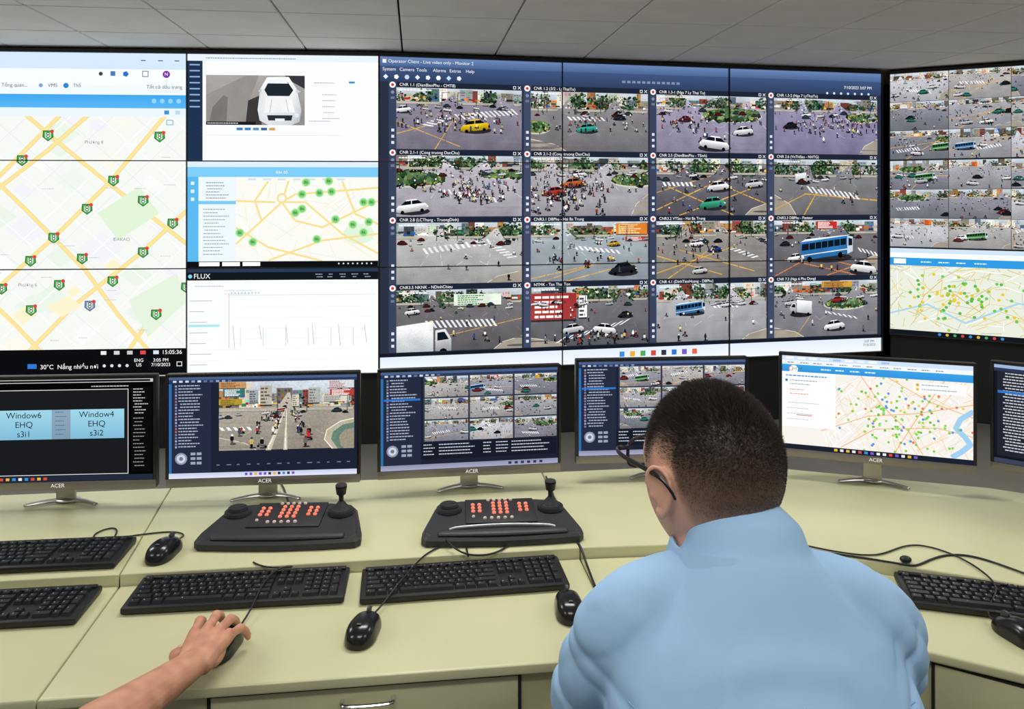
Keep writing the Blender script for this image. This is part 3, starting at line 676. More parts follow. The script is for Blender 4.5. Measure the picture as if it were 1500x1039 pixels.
def drawer(a,b,t0,t1,parent,hd=True,name='drawer'):
    a=Vector((a[0],a[1],0)); b=Vector((b[0],b[1],0)); d=(b-a); L=d.length; d.normalize(); ang=math.atan2(d.y,d.x)
    c0=a+d*((t0+t1)/2*L); w=(t1-t0)*L; n=Vector((d.y,-d.x,0))
    bm=bmesh.new()
    ctr=c0-n*.012; box(bm,(ctr.x,ctr.y,.665),(w,.016,.122),.002,0,rz=ang)
    for sx in (-1,1):
        q=c0+d*sx*(w/2+.003)-n*.010; box(bm,(q.x,q.y,.665),(.005,.014,.130),0,1,rz=ang)
    for zz in (.6015,.7285):
        q=c0-n*.010; box(bm,(q.x,q.y,zz),(w+.01,.014,.004),0,1,rz=ang)
    if hd:
        pts=[c0+d*-.045+n*-.003,c0+d*-.045+n*.010,c0+d*-.036+n*.016,c0+n*.018,c0+d*.036+n*.016,c0+d*.045+n*.010,c0+d*.045+n*-.003]
        pts=[(p.x,p.y,.706) for p in pts]; P,Q=interp(pts,[(.003,.004)]*7,4); loft(bm,P,Q,side=Vector((0,0,1)),seg=10,mi=2)
    obj(name,bm,parent,[dm,dg_,mat('chrome','#d8d8da',.18,metal=1)],30)
fo=lambda p:(p[0],p[1]+.012)
drawer(fo(f1),fo(f2),.27,.80,desk)
drawer(fo(f0),fo(f1),.25,.93,desk)
drawer(fo(frontR[2]),fo(frontR[4]) ,.02,.50,desk,False)
drawer(fo(frontR[4]),fo(frontR[5]),.1,.9,desk)

# ------------------------------------------------------------------ MONITORS
mb=mat('monitor_black','#0d0d10',.35); ms=mat('monitor_chin','#8f8983',.35,metal=.6); mst=mat('stand_metal','#b0aca6',.3,metal=.8)
def monitor(a,b,z0,fn,dz=0):
    a=Vector(a);b=Vector(b); W=.509; mid=(a+b)/2; d=(b-a).normalized()
    a=mid-d*W/2; b=mid+d*W/2
    e=disp_frame('computer_monitor',a,b,z0+.30)
    bm=bmesh.new()
    box(bm,(W/2,-.15,-.012),(W,.30,.022),.004,0)
    box(bm,(W/2,-.15,-.032),(W*.75,.2,.03),.01,0)
    box(bm,(W/2,-.2885,.0005),(W-.002,.022,.004),.0012,1)
    box(bm,(W/2,-.0035,.0005),(W,.007,.004),.001,0)
    for x in (.004,W-.004): box(bm,(x,-.14,.0005),(.008,.275,.004),.001,0)
    zb=-(z0+.30-.78)
    box(bm,(W/2,(zb-.15)/2-.02,-.050),(.05,abs(zb)-.13,.012),.003,2)
    for sx in (-1,1):
        P,Q=interp([(W/2,zb+.0075,-.055),(W/2+sx*.05,zb+.0075,-.040),(W/2+sx*.09,zb+.0065,-.018)],[(.010,.006),(.009,.005),(.006,.004)],5)
        loft(bm,P,Q,side=Vector((1,0,1)).normalized(),seg=10,mi=2)
    ell(bm,(W/2,zb+.0075,-.055),(.035,.006,.022),2)
    obj('body',bm,e,[mb,ms,mst],30)
    c=Canvas(280/.491,5e-6); c.z=.0008
    fn(c); c.build('screen_content',e,(.009,-.008,0))
    t=Canvas(280/.491,5e-6); t.z=.0018; t.text('ACER',147,7,7,'#e8e4de','CENTER'); t.rect(147,7,.1,.1,'#8f8983')
    t.build('logo',e,(0,-.2755,0.001))
    return e
SH=153
def ui_base(c,R,tb=True):
    c.rect(0,0,280,SH,'#1d2233'); c.rect(0,0,280,4,'#4b5f8a'); c.rect(0,4,280,5,'#2c3856')
    for i in range(10): c.rect(6+i*9,5,5,3,R.choice(['#cdd6e8','#8fa0c0','#5c6f98']))
    c.rect(4,10,58,SH-18,'#252b40'); c.rect(0,10,4,SH-10,'#2f6ea8')
    c.list(R,14,12,42,21,4.6,1.7,'#a7b0c4'); 
    for i in range(21): c.rect(9,12+i*4.6,3,3,R.choice(['#6f7fa8','#8fa0c8','#9a6a80']))
    c.circ(18,123,9,'#8a92a8',20); c.circ(18,123,6.5,'#c9cfdb',16); c.circ(18,123,3,'#6d7590',12)
    for i in range(3):
        for j in range(2): c.rect(32+j*9,114+i*7,7,4,'#9aa3b8')
    for i in range(14): c.rect(70+i*15,SH-20,R.uniform(3,8),1.5,'#6f7a94')
def fM1(c):
    R=random.Random(1); c.rect(0,0,280,SH,'#050507'); c.rect(0,1,280,5,'#c8c8c8'); c.rect(0,2,276,3,'#15151a'); 
    c.list(R,190,11,70,2,5,1.6,'#b8b8b8')
    c.frame(0,16,244,128,1,'#d8d8d8'); c.rect(1,17,242,126,'#191b1e')
    c.rect(248,14,30,128,'#0a0a0c'); c.list(R,251,16,22,9,4.5,1.5,'#b8b8b8'); c.list(R,251,60,20,14,5.5,1.3,'#8f8f8f')
    c.rect(20,46,113,44,('#9fd3e6','#7fb9d6')); c.rect(133,46,27,44,('#8aa4b8','#7c98ae')); c.rect(160,46,78,44,('#9fd3e6','#7fb9d6'))
    for i in range(6): c.words(R,138,49+i*6.6,16,1.1,'#55687a')
    for i,t in enumerate(('Window6','EHQ','s3i1')): c.text(t,93,54+i*14,11,'#15202a','CENTER')
    for i,t in enumerate(('Window4','EHQ','s3i2')): c.text(t,198,54+i*14,11,'#15202a','CENTER')
    c.rect(0,145,280,8,'#202a3a'); 
    for i in range(10): c.rect(40+i*9,147,5,4,R.choice(['#d84a3a','#3b8ed8','#e8b23a','#e8e8e8']))
def fM2(c):
    R=random.Random(2); ui_base(c,R)
    X,Y_,Wf,Hf=74,8,202,104
    feed(c,X,Y_,Wf,Hf,77,road='#9c958a',hor=.38,trees=.3,bikes=0,items=[('car',.34,.46,.06,W_),('car',.58,.5,.07,'#c8c8cc'),('car',.62,.45,.05,'#30323a'),('bus',.46,.42,.05,'#c05a3a')],streets=[.48],
         bills=[(.0,.0,.2,.1,'#b8946a','#7a2f24'),(.03,.1,.16,.12,'#3f7a78','#ffffff'),(.0,.25,.17,.09,'#b09a40','#40342a'),(.22,.12,.07,.2,'#a8aeb2','#5a6066'),(.8,.0,.2,.12,'#cfd3d6','#a8452f'),(.82,.13,.18,.1,'#b84a40','#ffffff'),(.76,.22,.2,.1,'#d0ccc0','#50505a'),(.66,.1,.08,.24,'#aeb0aa','#6b747c'),(.3,.06,.09,.3,'#b8b4a8','#6b6458'),(.54,.2,.05,.18,'#c8c2b4','#807868')],cross=[(.0,.66,5,.05,.0,.02,.05)])
    c.clip=(X,Y_,X+Wf,Y_+Hf); c.grain=1
    z=c.z; c.z+=1300*c.eps
    P=lambda a,b:(X+a*Wf,Y_+b*Hf)
    for off,wd in ((0,3.0),(.05,2.2)):
        a=P(.49+off*.2,.42); b=P(.36+off*2.6,1.02)
        c.poly([(a[0]-.3,a[1]),(a[0]+.3,a[1]),(b[0]+wd*1.4,b[1]),(b[0]-wd*1.4,b[1])],'#c4beae')
        for k in range(30):
            t=(k/30)**1.8; p=(a[0]+(b[0]-a[0])*t,a[1]+(b[1]-a[1])*t); hgt=.8+6*t; c.line(p,(p[0],p[1]-hgt),.4+.9*t,'#e4e0d2')
    c.poly([P(1.0,.56),P(.9,.6),P(.80,.72),P(.78,.86),P(.84,1.0),P(1,1)],'#b4ad9c')
    c.poly([P(1.0,.62),P(.92,.65),P(.845,.75),P(.83,.86),P(.88,1.0),P(1,1)],'#6d8577')
    c.poly([P(1.0,.70),P(.93,.73),P(.89,.82),P(.9,.95),P(.93,1.0),P(1,1)],'#9c9585')
    c.pl([P(1.0,.56),P(.9,.6),P(.80,.72),P(.78,.86),P(.84,1.0)],1.5,'#e4dece')
    L=[]
    for i in range(50):
        t=R.random()**1.6; b=.44+.5*t
        if R.random()<.7: a=.47-.08*t-R.uniform(.02,1)*(.06+.36*t)
        else: a=.52+.05*t+R.uniform(.0,1)*(.03+.14*t)
        L.append((b,a))
    L.sort()
    for b,a in L: bike(c,R,X+a*Wf,Y_+b*Hf,(.045+.25*(b-.4)/.6)*Hf)
    c.clip=None; c.z=z; c.grain=0
    c.rect(0,SH-8,280,8,('#c3cbe6','#dfe4f4'))
    for i in range(11): c.rect(112+i*7,SH-6.5,4,4,R.choice(['#d84a3a','#3b8ed8','#e8b23a','#7a58c8','#30363e']))
def fM3s(sd):
    def f(c):
        R=random.Random(sd); ui_base(c,R)
        c.rect(5,42,56,3,'#2f74c8')
        for a in range(3):
            for b in range(3):
                c.rect(66+a*71,7+b*34.5,70,33.5,'#3a4054'); auto_feed(c,68+a*71,8.5+b*34.5,68,32,sd*20+a*3+b,.6)
        c.rect(62,112,216,26,'#171b28')
        for i in range(4):
            for (x,w) in ((66,18),(90,60),(160,14),(180,20),(205,65)): c.words(R,x,114.5+i*5,w,1.5,'#c0c8d6')
        c.rect(0,SH-8,280,8,('#8b8ea8','#a4a8c4')); 
        for i in range(6): c.rect(200+i*10,SH-6,5,4,'#30364a')
    return f
def fM5(c):
    R=random.Random(55); c.rect(0,0,280,SH,'#f3efe8'); c.rect(0,0,280,7,'#cfe0f4'); c.rect(0,7,280,7,'#eef4fb'); c.rect(0,14,280,12,('#3aa0e6','#3492d8'))
    for i in range(9): c.rect(6+i*18,2,12,3,R.choice(['#ffffff','#9fc0e0','#e8f0fa'])); 
    for i in range(12): c.words(R,8+i*20,10,14,1.6,'#8a97a8')
    c.circ(18,22,7,'#ffffff'); c.text('G',10,21,9,'#f07030'); c.text('HCM',16,21,6,'#2f8a4a')
    for i in range(4): c.words(R,60+i*22,19,16,2,'#e8f4ff')
    c.clip=(0,26,280,145)
    for i in range(190):
        a=R.uniform(60,280);b=R.uniform(26,144); an=R.choice([.6,-.6,1.2,-.9])+R.uniform(-.2,.2); L=R.uniform(10,60)
        c.line((a,b),(a+L*math.cos(an),b+L*math.sin(an)),.8,R.choice(['#ffffff','#f6d9a0','#f0c890','#ffffff','#e0dcd4']))
    for p in ([(60,120),(130,90),(200,80),(280,60)],[(120,26),(150,70),(190,110),(210,144)],[(90,144),(140,110),(230,100),(280,110)],[(160,26),(220,60),(280,80)],[(170,144),(200,90),(240,26)]): c.pl(p,1.3,'#f2b27a')
    c.pl([(280,70),(262,84),(256,98),(268,110),(276,122),(264,134),(250,144)],8,'#9fcdee')
    for i in range(170):
        x=R.gauss(185,50);y=R.gauss(86,30); c.circ(x,y,2.1,R.choice(['#7ccf4a','#8bd65a','#6cc048','#9add6a','#d8d060','#e87a5a','#7ccf4a','#5a9ae0']),8)
    c.clip=None
    c.rect(0,26,82,90,'#ffffff'); c.list(R,6,31,68,1,5,2,'#3b8ed8'); c.rect(5,38,4,4,'#2f78d8'); c.list(R,12,39,56,2,6,1.5,'#a0a8b4'); c.list(R,12,54,40,2,7,1.5,'#e0a08a'); c.list(R,8,76,55,4,9,1.3,'#b8c0ca'); c.rect(22,96,24,1.2,'#c06a5a')
    for i in range(4): c.rect(0,48+i*17,82,.5,'#e4e8ee')
    c.rect(196,30,74,16,'#ffffff'); c.circ(202,34,2.5,'#f0a030'); c.circ(202,41,2.5,'#f0c040'); c.words(R,208,33,50,1.5,'#98a0ac'); c.words(R,208,40,50,1.5,'#98a0ac')
    c.rect(0,145,280,8,'#1a2130')
    for i in range(14): c.rect(80+i*9,147,5,4,R.choice(['#d84a3a','#3b8ed8','#e8b23a','#e8e8e8','#7a58c8']))
def fM6(c):
    R=random.Random(6); c.rect(0,0,280,SH,'#14171f'); c.rect(0,0,280,5,'#9fb4d8'); c.rect(4,9,70,SH-20,'#20252f'); c.rect(0,5,280,5,'#2c3856')
    c.list(R,12,12,52,27,4.6,1.8,'#c5c9d2'); c.rect(5,40,68,4,'#2f74c8')
    for a in range(2):
        for b in range(2): auto_feed(c,80+a*98,12+b*62,96,60,800+a*2+b,.5)
    c.rect(0,SH-7,280,7,'#3b4258')
ZM=.832
monitor((-1.449,2.045),(-.942,2.08),ZM,fM1)
monitor((-.916,2.078),(-.411,2.12),ZM,fM2)
monitor((-.367,2.135),(.138,2.21),ZM,fM3s(31))
monitor((.182,2.25),(.690,2.29),ZM+.005,fM3s(47))
monitor((.777,2.29),(1.263,2.13),.85,fM5)
monitor((1.325,2.17),(1.73,1.87),.85,fM6)

# ------------------------------------------------------------------ KEYBOARDS
kb=mat('keyboard_shell','#131316',.42,bump=.08,bscale=500); kk=mat('keycap_plastic','#1b1b1f',.38); kl=mat('key_legend','#a8a8aa',.6)
def kb_mesh():
    bm=bmesh.new(); box(bm,(0,0,.009),(.445,.135,.014),.004,0,seg=3)
    box(bm,(0,.058,.0175),(.43,.012,.006),.002,0)
    for x in (-.18,.18): box(bm,(x,.045,.003),(.03,.02,.005),.001,0)
    u=.0187
    def key(x,y,w,h=1,lg=True):
        sx=w*u-.0022; sy=h*u-.0022; z0=.015; z1=.0225; ti=.0022
        vs=[bm.verts.new((x+a*sx/2,y+b*sy/2,z0)) for a,b in ((-1,-1),(1,-1),(1,1),(-1,1))]
        vt=[bm.verts.new((x+a*(sx/2-ti),y+b*(sy/2-ti)+.0006,z1)) for a,b in ((-1,-1),(1,-1),(1,1),(-1,1))]
        fs=[bm.faces.new(vt)]+[bm.faces.new((vs[i],vs[(i+1)%4],vt[(i+1)%4],vt[i])) for i in range(4)]
        for f in fs: f.material_index=1
        if lg:
            lw=.0018;lx=x-sx*.2;ly=y+sy*.14
            f=bm.faces.new([bm.verts.new((lx+a*lw/2,ly+b*.0014,z1+.0002)) for a,b in ((-1,-1),(1,-1),(1,1),(-1,1))]); f.material_index=2
    x0=-.212; y0=.046
    def row(y,ws,x=x0):
        for w in ws:
            if w<0: x+=-w*u; continue
            key(x+w*u/2,y,w); x+=w*u
    row(y0,[1,-1,1,1,1,1,-.5,1,1,1,1,-.5,1,1,1,1,-.25,1,1,1,-.25,1,1,1,1][:25])
    row(y0-u*1.15,[1]*13+[2,-.25,1,1,1,-.25,1,1,1,1])
    row(y0-u*2.15,[1.5]+[1]*12+[1.5,-.25,1,1,1,-.25,1,1,1])
    row(y0-u*3.15,[1.75]+[1]*11+[2.25,-3.5,1,1,1])
    row(y0-u*4.15,[2.25]+[1]*10+[2.75,-1.25,1,-1.25,1,1,1])
    row(y0-u*5.15,[1.25,1.25,1.25,6.25,1.25,1.25,1.25,1.25,-.25,1,1,1,-.25,2,1])
    xr=x0+(15.25+3+.25+3.5)*u
    key(xr,y0-u*2.65,1,2); key(xr,y0-u*4.65,1,2)
    bmesh.ops.recalc_face_normals(bm,faces=[f for f in bm.faces if f.material_index!=2])
    me=bpy.data.meshes.new('keyboard'); bm.to_mesh(me); bm.free()
    for m in (kb,kk,kl): me.materials.append(m)
    me.shade_smooth()
    try: me.set_sharp_from_angle(angle=rad(25))
    except Exception: pass
    return me
KM=kb_mesh()
def keyboard(x,y,z,deg):
    o=bpy.data.objects.new('computer_keyboard',KM); link(o); o.location=(x,y,z); o.rotation_euler=(0,0,rad(deg)); return o
keyboard(-.578,1.675,lo,6.2); keyboard(-.105,1.722,lo,8.4); keyboard(-1.105,1.775,up,6); keyboard(-1.09,1.59,lo,6.5); keyboard(1.045,1.622,lo,-15)

# ------------------------------------------------------------------ MICE
def mouse(x,y,z,deg,cab=None,name='computer_mouse'):
    e=empty(name,(x,y,z),rad(deg))
    bm=bmesh.new(); n=28; m=16; R_=[]
    for j in range(m+1):
        ph=j/m*math.pi/2
        ring=[]
        for i in range(n):
            th=2*math.pi*i/n; cx_=math.cos(th); sy_=math.sin(th)
            wx=.031*(1+.06*sy_*-1-.10*math.exp(-((sy_-.1)/.35)**2)); 
            px=abs(cx_)**.85*math.copysign(1,cx_)*wx*math.cos(ph)**.55; py=abs(sy_)**.9*math.copysign(1,sy_)*.056*math.cos(ph)**.6
            zz=.004+.034*math.sin(ph)**.9*(1-.22*max(0,py/.056)**1.0-.05*(py/.056)**2)
            ring.append(bm.verts.new((px,py,zz)))
        R_.append(ring)
    for a,b in zip(R_[:-1],R_[1:]):
        for i in range(n):
            try: bm.faces.new((a[i],a[(i+1)%n],b[(i+1)%n],b[i]))
            except Exception: pass
    bot=[bm.verts.new((v.co.x*.96,v.co.y*.96,.0005)) for v in R_[0]]
    for i in range(n): bm.faces.new((bot[i],bot[(i+1)%n],R_[0][(i+1)%n],R_[0][i]))
    bm.faces.new(bot); bmesh.ops.remove_doubles(bm,verts=bm.verts[:],dist=.0002); bmesh.ops.recalc_face_normals(bm,faces=bm.faces[:])
    box(bm,(0,.036,.0335),(.0016,.036,.002),.0004,1,rx=rad(-14)); 
    cyl(bm,(0,.032,.0315),.009,.009,.006,1,24,.001,rot=Matrix.Rotation(rad(90),4,'Y'))
    box(bm,(0,-.028,.0375),(.008,.005,.0006),.0002,2)
    obj('shell',bm,e,[mat('mouse_plastic','#121215',.22),mat('mouse_seam','#3a3a3e',.5),mat('mouse_mark','#56565c',.5)],50)
    if cab:
        cu=cable('cable',cab,.0019,e); cu.matrix_parent_inverse=(Matrix.Translation((x,y,z))@Matrix.Rotation(rad(deg),4,'Z')).inverted()
    return e
cz=up+.003; cl_=lo+.003
mouse(-.797,1.80,up,-6,[(-.79,1.86,up+.012),(-.785,1.90,cz),(-.82,1.93,cz),(-.90,1.905,cz),(-.99,1.87,cz),(-1.02,1.90,cz),(-1.0,1.95,cz),(-.97,1.94,cz),(-.96,1.90,cz)])
mouse(-.286,1.515,lo,-8,[(-.277,1.572,lo+.012),(-.268,1.60,lo+.01),(-.25,1.64,lo+.024),(-.23,1.70,lo+.027),(-.21,1.77,lo+.028),(-.19,1.815,up+.004),(-.15,1.86,cz),(-.13,1.87,cz)])
mouse(.116,1.60,lo,4)
mouse(.972,1.50,lo,20,[(.95,1.55,lo+.012),(.945,1.58,lo+.01),(1.02,1.63,lo+.026),(1.03,1.70,up+.005),(1.02,1.80,cz),(.95,1.87,cz),(.86,1.80,cz),(.78,1.78,cz),(.60,1.90,cz),(.5,2.0,cz)])
mouse(-.540,1.465,lo,-8,[(-.529,1.525,lo+.012),(-.526,1.58,lo+.012),(-.53,1.64,lo+.025),(-.525,1.72,lo+.027),(-.50,1.745,up+.003),(-.47,1.735,up+.003),(-.55,1.73,up+.003),(-.58,1.76,cz)])
cc=empty('usb_cable')
cable('wire',[(.0,1.86,cz),(-.03,1.80,cz),(-.09,1.775,cz+.004),(-.13,1.80,cz+.01),(-.165,1.85,cz+.02),(-.15,1.89,cz+.01),(-.11,1.88,cz),(-.105,1.82,cz),(-.10,1.79,cz)],.0022,cc)
cable('wire_2',[(-.69,2.30,cz),(-.63,2.20,cz),(-.60,2.10,cz),(-.57,2.02,cz+.01)],.0025,cc)
cable('seam_shadow_line',[(.10,2.30,cz),(.115,2.12,cz),(.135,1.95,cz),(.15,1.88,cz),(.163,1.84,cz),(.17,1.81,lo+.004),(.18,1.7,cl_)],.0028,cc)  # no real cable: black tube added to imitate the desk seam's shadow gap
c4=empty('usb_cable'); cable('wire',[(.62,1.84,cz),(.75,1.80,cz),(.84,1.765,cz),(.88,1.745,cz),(.90,1.74,cz),(.98,1.80,cz),(1.06,1.80,cz),(1.1,1.73,cz),(1.14,1.66,lo+.03)],.0024,c4)
bm=bmesh.new(); ell(bm,(.885,1.765,cz+.004),(.013,.010,.008)); obj('ferrite',bm,c4,[mat('cable_rubber')])

# ------------------------------------------------------------------ JOYSTICK CONTROLLERS
jb=mat('console_plastic','#26272b',.5,bump=.12,bscale=600); jd=mat('console_panel','#1b1c1f',.55)
jo=mat('button_lit','#e8806a',.4,emit='#ff8264',es=.5); jw=mat('button_pale','#c9bab0',.4,emit='#ffd9c8',es=.12); js=mat('wrist_strip','#b9babb',.3,metal=.5)
def controller(x,y,deg,strip):
    e=empty('camera_joystick_controller',(x,y,up),rad(deg))
    bm=bmesh.new()
    out=[(-.150,.082),(-.10,.092),(0,.096),(.10,.092),(.150,.082),(.164,.06),(.178,0),(.192,-.06),(.193,-.085),(.182,-.099),(.10,-.106),(0,-.110),(-.10,-.106),(-.182,-.099),(-.193,-.085),(-.192,-.06),(-.178,0),(-.164,.06)]
    t=bmesh.new()
    def zz(yy): return .026+.012*(yy+.1)/.2
    bot=[t.verts.new((p[0],p[1],.003)) for p in out]; mid=[t.verts.new((p[0],p[1],zz(p[1])-.010)) for p in out]
    top=[t.verts.new((p[0]*.955,p[1]*.93,zz(p[1]))) for p in out]
    N=len(out); t.faces.new(bot); t.faces.new(top[::-1])
    for a,b in ((bot,mid),(mid,top)):
        for i in range(N): t.faces.new((a[i],a[(i+1)%N],b[(i+1)%N],b[i]))
    bmesh.ops.recalc_face_normals(t,faces=t.faces[:])
    es=[q for q in t.edges if all(v in top for v in q.verts)]
    bmesh.ops.bevel(t,geom=es,offset=.004,segments=2,affect='EDGES')
    merge(bm,t)
    tl=math.atan2(.012,.2)
    box(bm,(0,.020,zz(.02)+.001),(.175,.128,.006),.0025,1,rx=tl)
    def Z(yy): return zz(yy)+.004
    def btn(bx,by,mi,s=.0052): cyl(bm,(bx,by,Z(by)+.0015),s,s*.86,.005,mi,14,.001,rot=Matrix.Rotation(tl,4,'X'))
    for i in range(5): btn(-.028+i*.0145,.074,3,.0046)
    for i in range(3):
        for j in range(4): btn(-.0165+i*.0165,.056-j*.0175,2,.0052)
    for i in range(2):
        for j in range(3): btn(-.068+i*.0165,.049-j*.0175,2,.0052); btn(.050+i*.0165,.049-j*.0175,2,.0052)
    for i in range(5): btn(-.040+i*.0165,-.024,3,.0046)
    btn(-.068,-.014,3,.004); 
    zj=zz(.03); J=(-.128,.035)
    cyl(bm,(J[0],J[1],zj+.004),.033,.031,.010,0,40,.002); cyl(bm,(J[0],J[1],zj+.012),.025,.023,.010,1,40,.002); cyl(bm,(J[0]+.01,J[1]+.006,zj+.0172),.006,.006,.002,0,20)
    K=(.128,.030); cyl(bm,(K[0],K[1],zj+.004),.034,.032,.010,1,40,.002)
    for k in range(4): cyl(bm,(K[0],K[1],zj+.012+k*.005),.024-k*.0045,.020-k*.0045,.006,0,28,.001)
    cyl(bm,(K[0],K[1],zj+.038),.006,.006,.02,1,16); cyl(bm,(K[0],K[1],zj+.056),.011,.0150,.026,1,28,.004); cyl(bm,(K[0],K[1],zj+.0695),.0150,.0125,.004,0,28,.001)
    if strip:
        P,Q=interp([(-.125,-.072,zz(-.07)+.003),(-.10,-.066,zz(-.07)+.005),(0,-.060,zz(-.07)+.006),(.10,-.066,zz(-.07)+.005),(.125,-.072,zz(-.07)+.003)],[(.003,.003)]*5,4); loft(bm,P,Q,side=Vector((0,1,0)),seg=8,mi=4)
    P,Q=interp([(-.15,-.083,zz(-.08)-.001),(0,-.09,zz(-.08)),(.15,-.083,zz(-.08)-.001)],[(.013,.006),(.014,.007),(.013,.006)],6); loft(bm,P,Q,side=Vector((0,1,0)),seg=12,mi=0)
    obj('console',bm,e,[jb,jd,jo,jw,js],30)
controller(-.553,1.925,2.5,False); controller(-.028,1.950,4.5,True)

# ------------------------------------------------------------------ PEOPLE
skinm=attr_mat('skin',.5,sss=.08,bump=.15,bscale=260)
shirt=mat('shirt_cotton','#a1c5e8',.8,bump=.10,bscale=900,var=.03,vscale=5,spec=.2)
trous=mat('trousers','#1d2230',.85); shoe=mat('shoe_leather','#141212',.4); hairm=mat('hair_black','#2a1f18',.5)
def smooth01(a,b,x):
    t=max(0,min(1,(x-a)/(b-a))); return t*t*(3-2*t)
HL=[(-.12,-.062),(-.07,-.060),(-.045,-.052),(-.033,-.028),(-.02,.018),(.012,.030),(.03,.005),(.038,-.005),(.05,.03),(.065,.058),(.085,.072),(.12,.085)]
def hline(y):
    if y<=HL[0][0]: return HL[0][1]
    for a,b in zip(HL[:-1],HL[1:]):
        if y<=b[0]: return a[1]+(b[1]-a[1])*(y-a[0])/(b[0]-a[0])
    return HL[-1][1]
def hcov(p): return smooth01(hline(p.y)-.004,hline(p.y)+.055,p.z+.006*noise.noise(p*60))
def hdense(p): 
    side=smooth01(.045,.075,abs(p.x)); return smooth01(-.050+.03*side,.055+.02*side,p.z)
def build_head(e,M,neck,strands=26000,glasses=True,seed=1,suffix=''):
    bm=bmesh.new(); t=bmesh.new(); nu,nv=72,54; rings=[]
    gs=lambda x,s: math.exp(-(x/s)**2)
    for j in range(nv+1):
        ph=math.pi*j/nv; ring=[]
        for i in range(nu):
            th=2*math.pi*i/nu; d=Vector((math.sin(ph)*math.cos(th),math.sin(ph)*math.sin(th),math.cos(ph)))
            x=d.x*.083; z=d.z*.119; y=d.y*(.094 if d.y>0 else .098)
            up_=max(0,d.z); x*=1+.09*math.sin(math.pi*min(1,up_)) ; y*=1+.04*math.sin(math.pi*min(1,up_))
            lo_=max(0,-d.z)
            x*=1-.27*lo_**1.7
            if d.y<0: y*=1-.45*lo_**1.1
            else: y=y*(1-.05*lo_)+.012*lo_
            if d.y>0:
                k=d.y
                y+=k*(.022*gs(x,.011)*gs(z+.022,.018)+.012*gs(x,.008)*gs(z-.002,.018)+.004*gs(z-.026,.012)-.009*(gs(x-.031,.016)+gs(x+.031,.016))*gs(z-.008,.013)
                    +.007*gs(x,.022)*gs(z+.062,.008)-.004*gs(x,.02)*gs(z+.072,.005)+.007*gs(x,.02)*gs(z+.100,.014)+.004*(gs(x-.04,.02)+gs(x+.04,.02))*gs(z+.03,.02))
            ring.append(t.verts.new((x,y,z)))
        rings.append(ring)
    for a,b in zip(rings[:-1],rings[1:]):
        for i in range(nu): t.faces.new((a[i],b[i],b[(i+1)%nu],a[(i+1)%nu]))
    bmesh.ops.remove_doubles(t,verts=t.verts[:],dist=1e-5); bmesh.ops.recalc_face_normals(t,faces=t.faces[:]); merge(bm,t,M)
    for sx in (-1,1):
        EM=M@Matrix.Translation((sx*.0855,-.006,-.006))@Matrix.Rotation(sx*rad(-26),4,'Z')@Matrix.Rotation(rad(-10),4,'X')
        pts=[(0,.012,-.004),(sx*.004,.017,.012),(sx*.007,.010,.028),(sx*.009,-.004,.032),(sx*.010,-.016,.022),(sx*.009,-.018,.004),(sx*.006,-.010,-.014),(sx*.003,.002,-.028),(0,.008,-.030)]
        P,Q=interp(pts,[(.0035)]*9,4); loft(bm,P,Q,side=Vector((1,0,0)),seg=8,M=EM)
        ell(bm,(sx*.003,-.002,.002),(.0045,.015,.027),M=EM); ell(bm,(sx*.002,.005,-.026),(.005,.008,.009),M=EM); ell(bm,(-sx*.004,.002,0),(.008,.010,.020),M=EM)
        ell(bm,(sx*.004,.012,-.004),(.003,.004,.006),M=EM)
    a=M@Vector((0,-.018,-.02)); b=M@Vector((0,-.026,-.075)); n=Vector(neck)
    P,Q=interp([a,b,b.lerp(n,.5),n],[(.060,.060),(.065,.063),(.068,.065),(.078,.072)],6); loft(bm,P,Q,seg=32)
    na=M@Vector((-.045,-.052,-.088)); nb=M@Vector((0,-.082,-.092)); nc_=M@Vector((.045,-.052,-.088))
    P,Q=interp([na,nb,nc_],[(.008,.010),(.010,.011),(.008,.010)],8); loft(bm,P,Q,seg=14,side=Vector((0,0,1)))
    me=remesh(bm,.0024,6,.5)
    Mi=M.inverted(); a=me.color_attributes.new('Col','FLOAT_COLOR','POINT'); sk=lin('#e0ad94'); sk2=lin('#ca927b'); hr=lin('#3c2d25'); hr2=lin('#7a5e4e'); lip=lin('#a8645a')
    cols=[]; 
    for v in me.vertices:
        p=Mi@v.co; cv=hcov(p); nn=noise.noise(p*40)*.5+.5; hd=hdense(p)
        s=[sk[k]*(1-.35*nn)+sk2[k]*.35*nn for k in range(3)]
        if p.y>.08 and abs(p.x)<.024 and abs(p.z+.064)<.009: s=list(lip)
        if p.y>.06 and .014<abs(p.x)<.048 and abs(p.z-.028+.1*abs(abs(p.x)-.03))<.0035: s=list(hr)
        hc=[hr2[k]*(1-hd)+hr[k]*hd for k in range(3)]
        m=min(1,.97*cv**.8)
        if abs(p.x)>.0885 and p.z<.04: m=0
        cols+= [s[k]*(1-m)+hc[k]*m for k in range(3)]+[1]
    a.data.foreach_set('color',cols)
    h=obj('head',me,e,[skinm],0); me.shade_smooth()
    bm=bmesh.new()
    for sx in (-1,1):
        ell(bm,(sx*.031,.074,.008),(.012,.011,.011),0,M=M); ell(bm,(sx*.031,.0825,.008),(.0052,.0035,.0052),1,M=M)
        P,Q=interp([(sx*.019,.082,.010),(sx*.031,.0865,.0145),(sx*.043,.079,.011)],[(.0016,.0016)]*3,5); loft(bm,P,Q,seg=8,mi=2,M=M)
    obj('eyes',bm,e,[mat('eye_white','#e9e4dc',.2),mat('eye_iris','#20140e',.15),mat('eyelid','#8a5a45',.5)])
    R=random.Random(seed); V=[];F=[]
    import bisect
    cum=[];s=0;cand=[]
